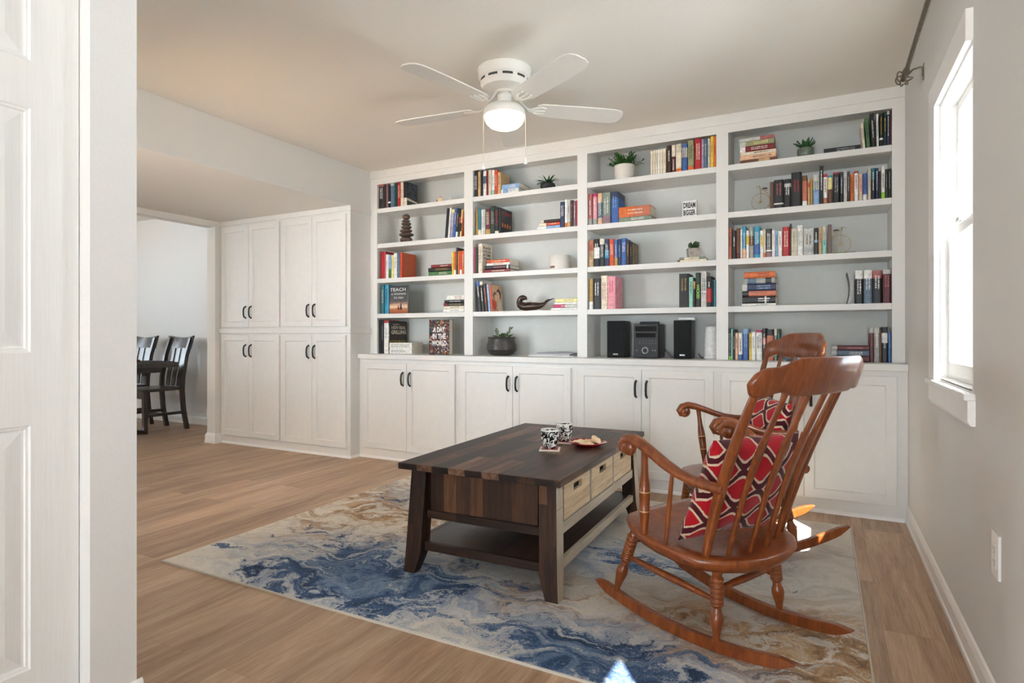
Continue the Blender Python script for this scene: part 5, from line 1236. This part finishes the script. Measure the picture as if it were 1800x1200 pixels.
for dx, dy in ((.06, -.05), (-.06, -.03)): MB().ball((dx, dy, .134), (.022, .016, .012), 12).done('pebble', plain('pale_pebble', (206, 196, 184), .7), p)
# ceramic canister
c = item('ceramic_canister', 'wide white ceramic canister with a small brown label on a shelf', 'canister', 984, 2, 4.13)
MB().lathe([(0, 0), (.074, 0), (.078, .003), (.080, .06), (.080, .104), (.079, .107), (.076, .107), (.075, .095), (0, .09)], 44).done('jar', plain('white_ceramic', (216, 210, 202), .35, var=.02), c)
mb = MB(); V = []
for i in range(7):
    a = math.radians(-128 + i * 5.5); V.append((mb.V((.0806 * math.cos(a), .0806 * math.sin(a), .012)), mb.V((.0806 * math.cos(a), .0806 * math.sin(a), .026))))
for a, b in zip(V, V[1:]): mb.face([a[0], b[0], b[1], a[1]])
mb.done('label_plate', plain('label_brown', (112, 80, 64), .5), c)
# carved seal
s = item('carved_seal', 'dark carved wooden seal with raised head and tail flippers', 'sculpture', 938, 3, 4.10)
DW = mottled('dark_carved_wood', [(34, 20, 14), (58, 36, 26), (82, 54, 38)], 30, .3, (.4, 1, 1))
k = px(911, 967, 4.10) / .29
mb = MB(); P = [(-.098, .096), (-.107, .098), (-.118, .093), (-.126, .075), (-.127, .056), (-.115, .036), (-.085, .024), (-.035, .024), (.02, .025), (.055, .030), (.085, .043), (.115, .062)]
P = [(-.066, .092), (-.072, .098), (-.084, .103), (-.100, .104), (-.116, .098), (-.127, .084), (-.130, .066), (-.124, .048), (-.106, .036), (-.07, .029), (-.03, .032), (.02, .032), (.055, .035), (.085, .045), (.102, .056)]
R = [.008, .015, .020, .0235, .0245, .0245, .0265, .031, .035, .035, .034, .031, .025, .017, .010]
mb.tube([(x * k, 0, z * k + .0065) for x, z in P], [r * k for r in R], 16, up=(0, 1, 0))
for sy in (-1, 1): mb.ball((-.084 * k, sy * .016 * k, .108 * k), (.003 * k, .002 * k, .003 * k), 8)
mb.ball((-.064 * k, 0, .094 * k), (.006 * k, .006 * k, .005 * k), 8)
mb.done('body', DW, s, sharp=70)
for nm, pts, r in (('tail_flipper', [(.09, -.004, .052), (.125, -.012, .080), (.150, -.016, .092)], (.010, .017, .006)), ('tail_flipper', [(.09, .006, .050), (.130, .016, .085), (.172, .022, .100)], (.010, .016, .005)), ('flipper', [(.05, -.02, .034), (.09, -.03, .038), (.128, -.034, .054)], (.008, .013, .004)), ('flipper', [(-.07, -.028, .040), (-.045, -.042, .056), (-.015, -.042, .066)], (.012, .015, .005))):
    mb = MB(); mb.tube([tuple(q * k for q in p) for p in pts], [q * k for q in r], 10, flat=(.45, 1.1)); mb.done(nm, DW, s)
# papers
for i, (u0, u1, y, c, lab) in enumerate(((929, 1008, 4.05, (226, 226, 226), 'white magazine at the bottom of the paper pile on the countertop'), (931, 1001, 4.06, (206, 206, 208), 'white magazine in the middle of the paper pile on the countertop'), (944, 1006, 4.075, (150, 150, 158), 'grey paper booklet on top of the countertop magazine pile'))):
    x0, x1 = spot(u0, y), spot(u1, y); mb = MB(); n = 10; rows = []
    for j in range(n + 1):
        t = j / n; cu = (.0035 * math.sin(PI * t) ** 2 if i == 2 else .001 * math.sin(PI * t))
        x = x0 + (x1 - x0) * t; z = CT + .0004 + i * .0098; rows.append([mb.V((x, y, z)), mb.V((x, y + .2, z)), mb.V((x, y + .2, z + .0072 + cu)), mb.V((x, y, z + .0072 + cu))])
    for a, b in zip(rows, rows[1:]):
        for q in range(4): mb.face([a[q], a[(q + 1) % 4], b[(q + 1) % 4], b[q]])
    mb.face(rows[0]); mb.face(rows[-1]); tag(mb.done('magazine', plain('paper_%d' % i, c, .5, var=.03)), lab, 'magazine', 'magazines on the countertop')
# DREAM BIGGER block
bw = px(1199.6, 1224, 4.08); bh = at_y(1212, 352.5, 4.08).z - SZ[1]
b = item('word_block', 'white block sign reading DREAM BIGGER on the second shelf', 'sign', 1211.8, 1, 4.08); b.location.z = SZ[1] + .0005
MB().box(-bw / 2, bw / 2, 0, .035, 0, bh).done('block', plain('sign_white', (230, 229, 226), .5), b, bevel=.001)
for s_, z in (('DREAM', .56), ('BIGGER', .12)):
    mb, w = text_bm(s_, bh * .33, .035, bw * .86)
    for v in mb.bm.verts: v.co = Vector((v.co.x - bw * .43, -.0007 + v.co.y * .02, v.co.z + bh * z))
    mb.done('lettering', cover('black'), b)
# ---- hi-fi
GRILLE = plain('speaker_grille_cloth', (20, 20, 21), .9, scale=400, bstr=.3)
SILV = plain('brushed_silver', (170, 170, 172), .3, .8)
def speaker(u0, u1, vt, lab, rz):
    y = 4.06; w = px(u0, u1, y); h = at_y((u0 + u1) / 2, vt, y).z - CT
    s = item('loudspeaker', lab, 'loudspeaker', (u0 + u1) / 2, 4, y, rz, 'stereo speakers'); h -= .001
    MB().box(-w / 2, w / 2, .012, .165, 0, h).done('cabinet', BLACKP, s, bevel=.003)
    g = MB().box(-w / 2 + .003, w / 2 - .003, 0, .0115, .003, h - .003).done('grille', GRILLE, s, bevel=.004)
    mb = MB(); mb.box(-.017, .017, -.0008, 0, .020, .029); mb.done('badge', SILV, g)
    for zc, r in ((h * .36, .045), (h * .76, .02)):
        mb = MB(); mb.torus((0, -.0004, zc), r, .0012, 'y', 28, 5); mb.done('driver_ring', GRILLE, g)
    return s
speaker(1066.4, 1097.6, 563.4, 'black loudspeaker to the left of the stereo unit', .06)
sp = speaker(1183.5, 1214.8, 562.6, 'black loudspeaker between the stereo and the white cylinder, router on top', .06)
y = 4.055; w = px(1113.4, 1156.4, y); hh = at_y(1135, 569, y).z - CT
st = item('stereo_unit', 'black compact stereo with a silver volume knob between the speakers', 'stereo', 1134.9, 4, y, .02)
MB().box(-w / 2, w / 2, .012, .21, .004, hh).done('case', BLACKP, st, bevel=.002)
fp = MB().box(-w / 2, w / 2, 0, .0115, .004, hh).done('front_panel', plain('stereo_front', (44, 44, 47), .35, .3), st, bevel=.002)
GL = plain('smoked_panel', (14, 14, 16), .12)
MB().box(-w * .42, w * .44, -.002, 0, hh * .78, hh * .93).done('disc_tray', GL, st)
MB().box(-w * .40, w * .40, -.002, 0, hh * .60, hh * .73).done('display', GL, st)
mb = MB(); mb.lathe([(.0, .016), (.021, .016), (.0225, .012), (.026, .004), (.027, 0), (0, 0)], 32); mb.xf(Matrix.Translation((.0, -.0002, hh * .225)) @ Matrix.Rotation(PI / 2, 4, 'X')); mb.done('volume_knob', SILV, st)
mb = MB(); mb.lathe([(0, .0172), (.0165, .0172), (.0165, .0165)], 28); mb.xf(Matrix.Translation((.0, -.0002, hh * .225)) @ Matrix.Rotation(PI / 2, 4, 'X')); mb.done('knob_face', plain('knob_dark', (40, 40, 42), .3, .5), st)
for i in range(2):
    for j in range(6): MB().box(-w * .28 + j * .022, -.001 - w * .28 + j * .022 + .014, -.0018, 0, hh * (.42 + .07 * i), hh * (.445 + .07 * i)).done('button', plain('button_grey', (74, 74, 78), .4), st)
for x in (-w * .36, w * .28, w * .38): mb = MB(); mb.ball((x, -.0005, hh * .225), (.0035, .002, .0035), 8); mb.done('button', SILV, st)
r = item('remote_control', 'slim black remote control lying on top of the stereo', 'remote', 1142, 4, 4.11, .1); r.location.z = CT + hh + .0012
MB().prism([(-.066, -.018), (.060, -.022), (.066, -.016), (.066, .016), (.060, .022), (-.066, .018)], 0, .014).done('case', BLACKP, r, bevel=.004)
mb = MB()
for i in range(5):
    for j in range(3): MB().box(-.05 + i * .02, -.042 + i * .02, -.012 + j * .009, -.007 + j * .009, .0142, .0156).done('button', plain('button_grey', (74, 74, 78), .4), r)
mb.bm.free()
hs = at_y(1199, 562.6, 4.06).z
o = item('router', 'small white router box lying on the right-hand loudspeaker', 'router', 1208.5, 4, 4.13, .05); o.location.z = hs + .0008
MB().box(-.055, .055, -.045, .045, 0, .019).done('case', WHITEP, o, bevel=.007, seg=3)
mb = MB(); mb.box(-.02, -.017, -.0458, -.045, .008, .011); mb.box(-.01, -.007, -.0458, -.045, .008, .011); mb.done('status_lights', plain('status_grey', (140, 140, 140), .4), o)
o = item('wifi_tower', 'white tapered cylindrical wifi unit at the right of the speakers', 'wifi unit', 1254.5, 4, 4.13); o.location.x = BAYS[2][3] - .0485
MB().lathe([(0, 0), (.042, 0), (.0455, .004), (.046, .014), (.0435, .022), (.0425, .024), (.041, .10), (.037, .19), (.034, .212), (.027, .217), (0, .218)], 36).done('body', plain('wifi_white', (222, 222, 222), .45), o)
MB().lathe([(.0426, .0215), (.0436, .0225), (.0432, .0240), (.042, .0245)], 36).done('ring', plain('wifi_ring_grey', (170, 170, 172), .4), o)
CAB = plain('black_cable', (26, 25, 25), .5); RED = plain('red_cable', (150, 40, 36), .5)
def cable(lab, pts, m=CAB, r=.0022, n='cable'): tag(MB().tube([(spot(u, y), y, CT + z) for u, y, z in pts], r, 6).done(n, m), lab, 'cable', 'stereo cables')
cable('black cable looping behind the stereo towards the right speaker', [(1166, 4.27, .06), (1172, 4.25, .05), (1178, 4.24, .02), (1182, 4.24, .003), (1189, 4.25, .004)])
cable('red speaker wire in the gap between stereo and right speaker', [(1168, 4.25, .05), (1172, 4.22, .04), (1175, 4.21, .015), (1179, 4.20, .003), (1184, 4.22, .012), (1188, 4.24, .03)], RED)
cable('black power cable between the right speaker and the white cylinder', [(1228, 4.25, .03), (1232, 4.22, .006), (1237, 4.20, .003), (1242, 4.21, .003), (1245, 4.22, .012)], r=.0032)
# ---- penny-farthing bookends
BRASS = plain('aged_brass_wire', (176, 148, 104), .3, .85)
WOODB = chair_wood('walnut_bookend', (66, 42, 32), (92, 60, 45), (112, 76, 58))
def bookend(u_wheel, u_plate0, u_plate1, sh, flip, lab, vt):
    y = 4.115; xw = spot(u_wheel, y); root = thing('bicycle_bookend', lab, 'bookend', (xw, y, SZ[sh] + .0005), 0, 'penny-farthing bookends')
    xa, xb = spot(u_plate0, y - .07) - xw, spot(u_plate1, y - .07) - xw; hp = at_y((u_plate0 + u_plate1) / 2, vt, y - .07).z - SZ[sh]
    x_in = xa if flip else xb   # inner side of the wooden upright
    MB().box(min(xa, xb), max(xa, xb), -.07, .05, 0, hp).done('upright_plate', WOODB, root, bevel=.002)
    e = (max(xa, xb) + .0004) if flip is False and xb < 0 else None
    if flip: b0, b1 = -.075, xa - .0006
    else: b0, b1 = xb + .0006, .075
    MB().box(b0, b1, -.05, .05, 0, .007).done('base', WOODB, root, bevel=.002)
    s = -1 if flip else 1; R = .054; zc = R + .0095
    mb = MB(); mb.torus((0, 0, zc), R, .0016, 'y', 40, 6); mb.torus((0, 0, zc), .006, .002, 'y', 12, 6)
    for i in range(12): a = i * PI / 6; mb.tube([(.005 * math.cos(a), 0, zc + .005 * math.sin(a)), (R * math.cos(a), 0, zc + R * math.sin(a))], .0006, 5)
    mb.done('front_wheel', BRASS, root)
    xr = -s * .068; r2 = .017; z2 = r2 + .0095
    mb = MB(); mb.torus((xr * .92, 0, z2), r2, .0013, 'y', 24, 6)
    for i in range(8): a = i * PI / 4; mb.tube([(xr * .92, 0, z2), (xr * .92 + r2 * math.cos(a), 0, z2 + r2 * math.sin(a))], .0005, 5)
    mb.done('rear_wheel', BRASS, root)
    mb = MB()
    mb.tube([(0, .004, zc), (.001 * s, .004, zc + R + .012), (.003 * s, 0, zc + R + .042)], .0018, 6); mb.tube([(0, -.004, zc), (.001 * s, -.004, zc + R + .012), (.003 * s, 0, zc + R + .042)], .0018, 6)
    mb.tube([(.002 * s, 0, zc + R + .022), (-.02 * s, 0, zc + R + .022), (-.045 * s, 0, zc + R - .01), (-.062 * s, 0, zc + .0), (xr * .92, 0, z2)], .0019, 6)
    mb.tube([(-.02 * s, 0, zc + R + .022), (-.04 * s, 0, zc + R + .018)], .0022, 6); mb.tube([(0, -.012, zc), (.016 * s, -.012, zc - .01)], .0014, 6); mb.tube([(0, -.014, zc), (0, .014, zc)], .0015, 6)
    mb.done('frame', BRASS, root)
    mb = MB(); mb.tube([(.010 * s, -.034, zc + R + .036), (.004 * s, -.02, zc + R + .044), (.003 * s, 0, zc + R + .043), (.004 * s, .02, zc + R + .044), (.010 * s, .034, zc + R + .036)], .0017, 6); mb.tube([(.003 * s, 0, zc + R + .043), (.02 * s, 0, zc + R + .046), (.03 * s, 0, zc + R + .040)], .0014, 6); mb.done('handlebar', BRASS, root)
    mb = MB(); mb.tube([(-.008 * s, 0, zc + R + .028), (-.022 * s, 0, zc + R + .032), (-.040 * s, 0, zc + R + .029)], [.004, .0075, .006], 10, flat=(.6, 1.1)); mb.done('saddle', plain('saddle_leather', (84, 52, 40), .5), root)
bookend(1337, 1353.4, 1359.8, 1, True, 'brass penny-farthing bookend at the start of the long second-shelf row', 319.5)
bookend(1478, 1454.9, 1461.6, 2, False, 'brass penny-farthing bookend at the end of the long third-shelf row', 394.5)
# curved grey booklet leaning beside the black-spined volumes
y = 4.05; mb = MB(); mk = MB(); x0 = spot(1488, y); h = at_y(1488, 479, y).z - SZ[3]; n = 14
L = [(x0 + .014 * math.sin(PI * i / n) * 1.0, SZ[3] + .0006 + (h - .001) * i / n) for i in range(n + 1)]
def strip(m, off, th, y0, y1):
    rows = [[m.V((x + off, y0, z)), m.V((x + off + th, y0, z)), m.V((x + off + th, y1, z)), m.V((x + off, y1, z))] for x, z in L]
    for a, b in zip(rows, rows[1:]):
        for k in range(4): m.face([a[k], a[(k + 1) % 4], b[(k + 1) % 4], b[k]])
    m.face(rows[0]); m.face(rows[-1])
strip(mk, 0, .004, y, y + .16); o = mk.done('booklet', cover('black')); tag(o, 'bowed black-edged grey booklet leaning beside the black volumes, fourth shelf', 'booklet')
strip(mb, .0042, .016, y + .002, y + .155); q = mb.done('pages', cover('silver')); q.parent = o
# long dark book lying along the top shelf
x0, x1 = spot(1448, 4.06), spot(1513, 4.06); bk = book(.033, .14, x1 - x0, 'black', {'bands': [], 't': 'silver', 'h': 1}, 'black book lying flat beside the agave pot on the top shelf', None); bk.rotation_euler = (0, PI / 2, 0); bk.location = (x0, 4.06, SZ[0] + .0005 + .033)
# ------------------------------------------------------------------ camera, daylight
cam = bpy.data.cameras.new('camera'); co = bpy.data.objects.new('camera', cam); COL.objects.link(co)
co.location = (0, 0, CH); co.rotation_euler = (PI / 2, 0, YAW); cam.sensor_fit = 'HORIZONTAL'; cam.sensor_width = 36; cam.lens = F * 36 / 1800; cam.shift_y = -(600 - HY) / 1800; cam.clip_start = .02
SC.camera = co
sun = bpy.data.lights.new('sun', 'SUN'); so = bpy.data.objects.new('sun', sun); COL.objects.link(so)
sun.energy = 75; sun.angle = math.radians(.6); sun.color = (1, .975, .94)
so.rotation_euler = Vector((-.5315, .74, -1)).to_track_quat('-Z', 'Y').to_euler()
w = bpy.data.worlds.new('daylight'); SC.world = w; w.use_nodes = True; nt = w.node_tree
bg = nt.nodes['Background']; bg.inputs['Strength'].default_value = 4.0
tcw = nt.nodes.new('ShaderNodeTexCoord'); spw = nt.nodes.new('ShaderNodeSeparateXYZ'); rp = nt.nodes.new('ShaderNodeValToRGB')
nt.links.new(tcw.outputs['Generated'], spw.inputs[0]); mr = nt.nodes.new('ShaderNodeMapRange'); mr.inputs[1].default_value = -1; nt.links.new(spw.outputs[2], mr.inputs[0]); nt.links.new(mr.outputs[0], rp.inputs[0])
e = rp.color_ramp.elements; e[0].position = .44; e[0].color = (1.36, 1.47, 1.61, 1); e[1].position = .56; e[1].color = (.84, .94, 1.08, 1)
nt.links.new(rp.outputs[0], bg.inputs['Color'])
SC.view_settings.view_transform = 'Standard'; SC.view_settings.look = 'None'; SC.view_settings.gamma = 1; SC.view_settings.use_curve_mapping = False
SC.view_settings.exposure = 1.72
SC.cycles.max_bounces = 12; SC.cycles.diffuse_bounces = 8; SC.cycles.use_denoising = True; SC.cycles.sample_clamp_indirect = 8
for nm, loc, sx, sy, rot in (('added_patio_daylight', (-.32, YR - .15, 1.02), 1.3, 2.0, (PI / 2, 0, 0)), ('window_daylight', (.6, 2.59, 1.39), .6, 1.09, (0, PI / 2, 0)), ('window_daylight', (.6, .25, 1.67), .46, .73, (0, PI / 2, 0)), ('added_front_daylight', (-3.35, .8, 1.3), 1.4, 1.4, (PI / 2, 0, 0)), ('dining_daylight', (-7.8, .6, 1.4), 1.0, 1.2, (PI / 2, 0, 0)), ('dining_daylight', (-9.35, 2.45, 1.45), 1.1, 1.3, (0, -PI / 2, 0))):  # sampling portals; the patio and front ones sit at the added windows
    l = bpy.data.lights.new(nm, 'AREA'); lo = bpy.data.objects.new(nm, l); COL.objects.link(lo)
    l.shape = 'RECTANGLE'; l.size = sx; l.size_y = sy
    if 'window' in nm or nm == 'dining_daylight' and rot[1]: l.size, l.size_y = sy, sx
    lo.location = loc; lo.rotation_euler = rot; l.cycles.is_portal = True
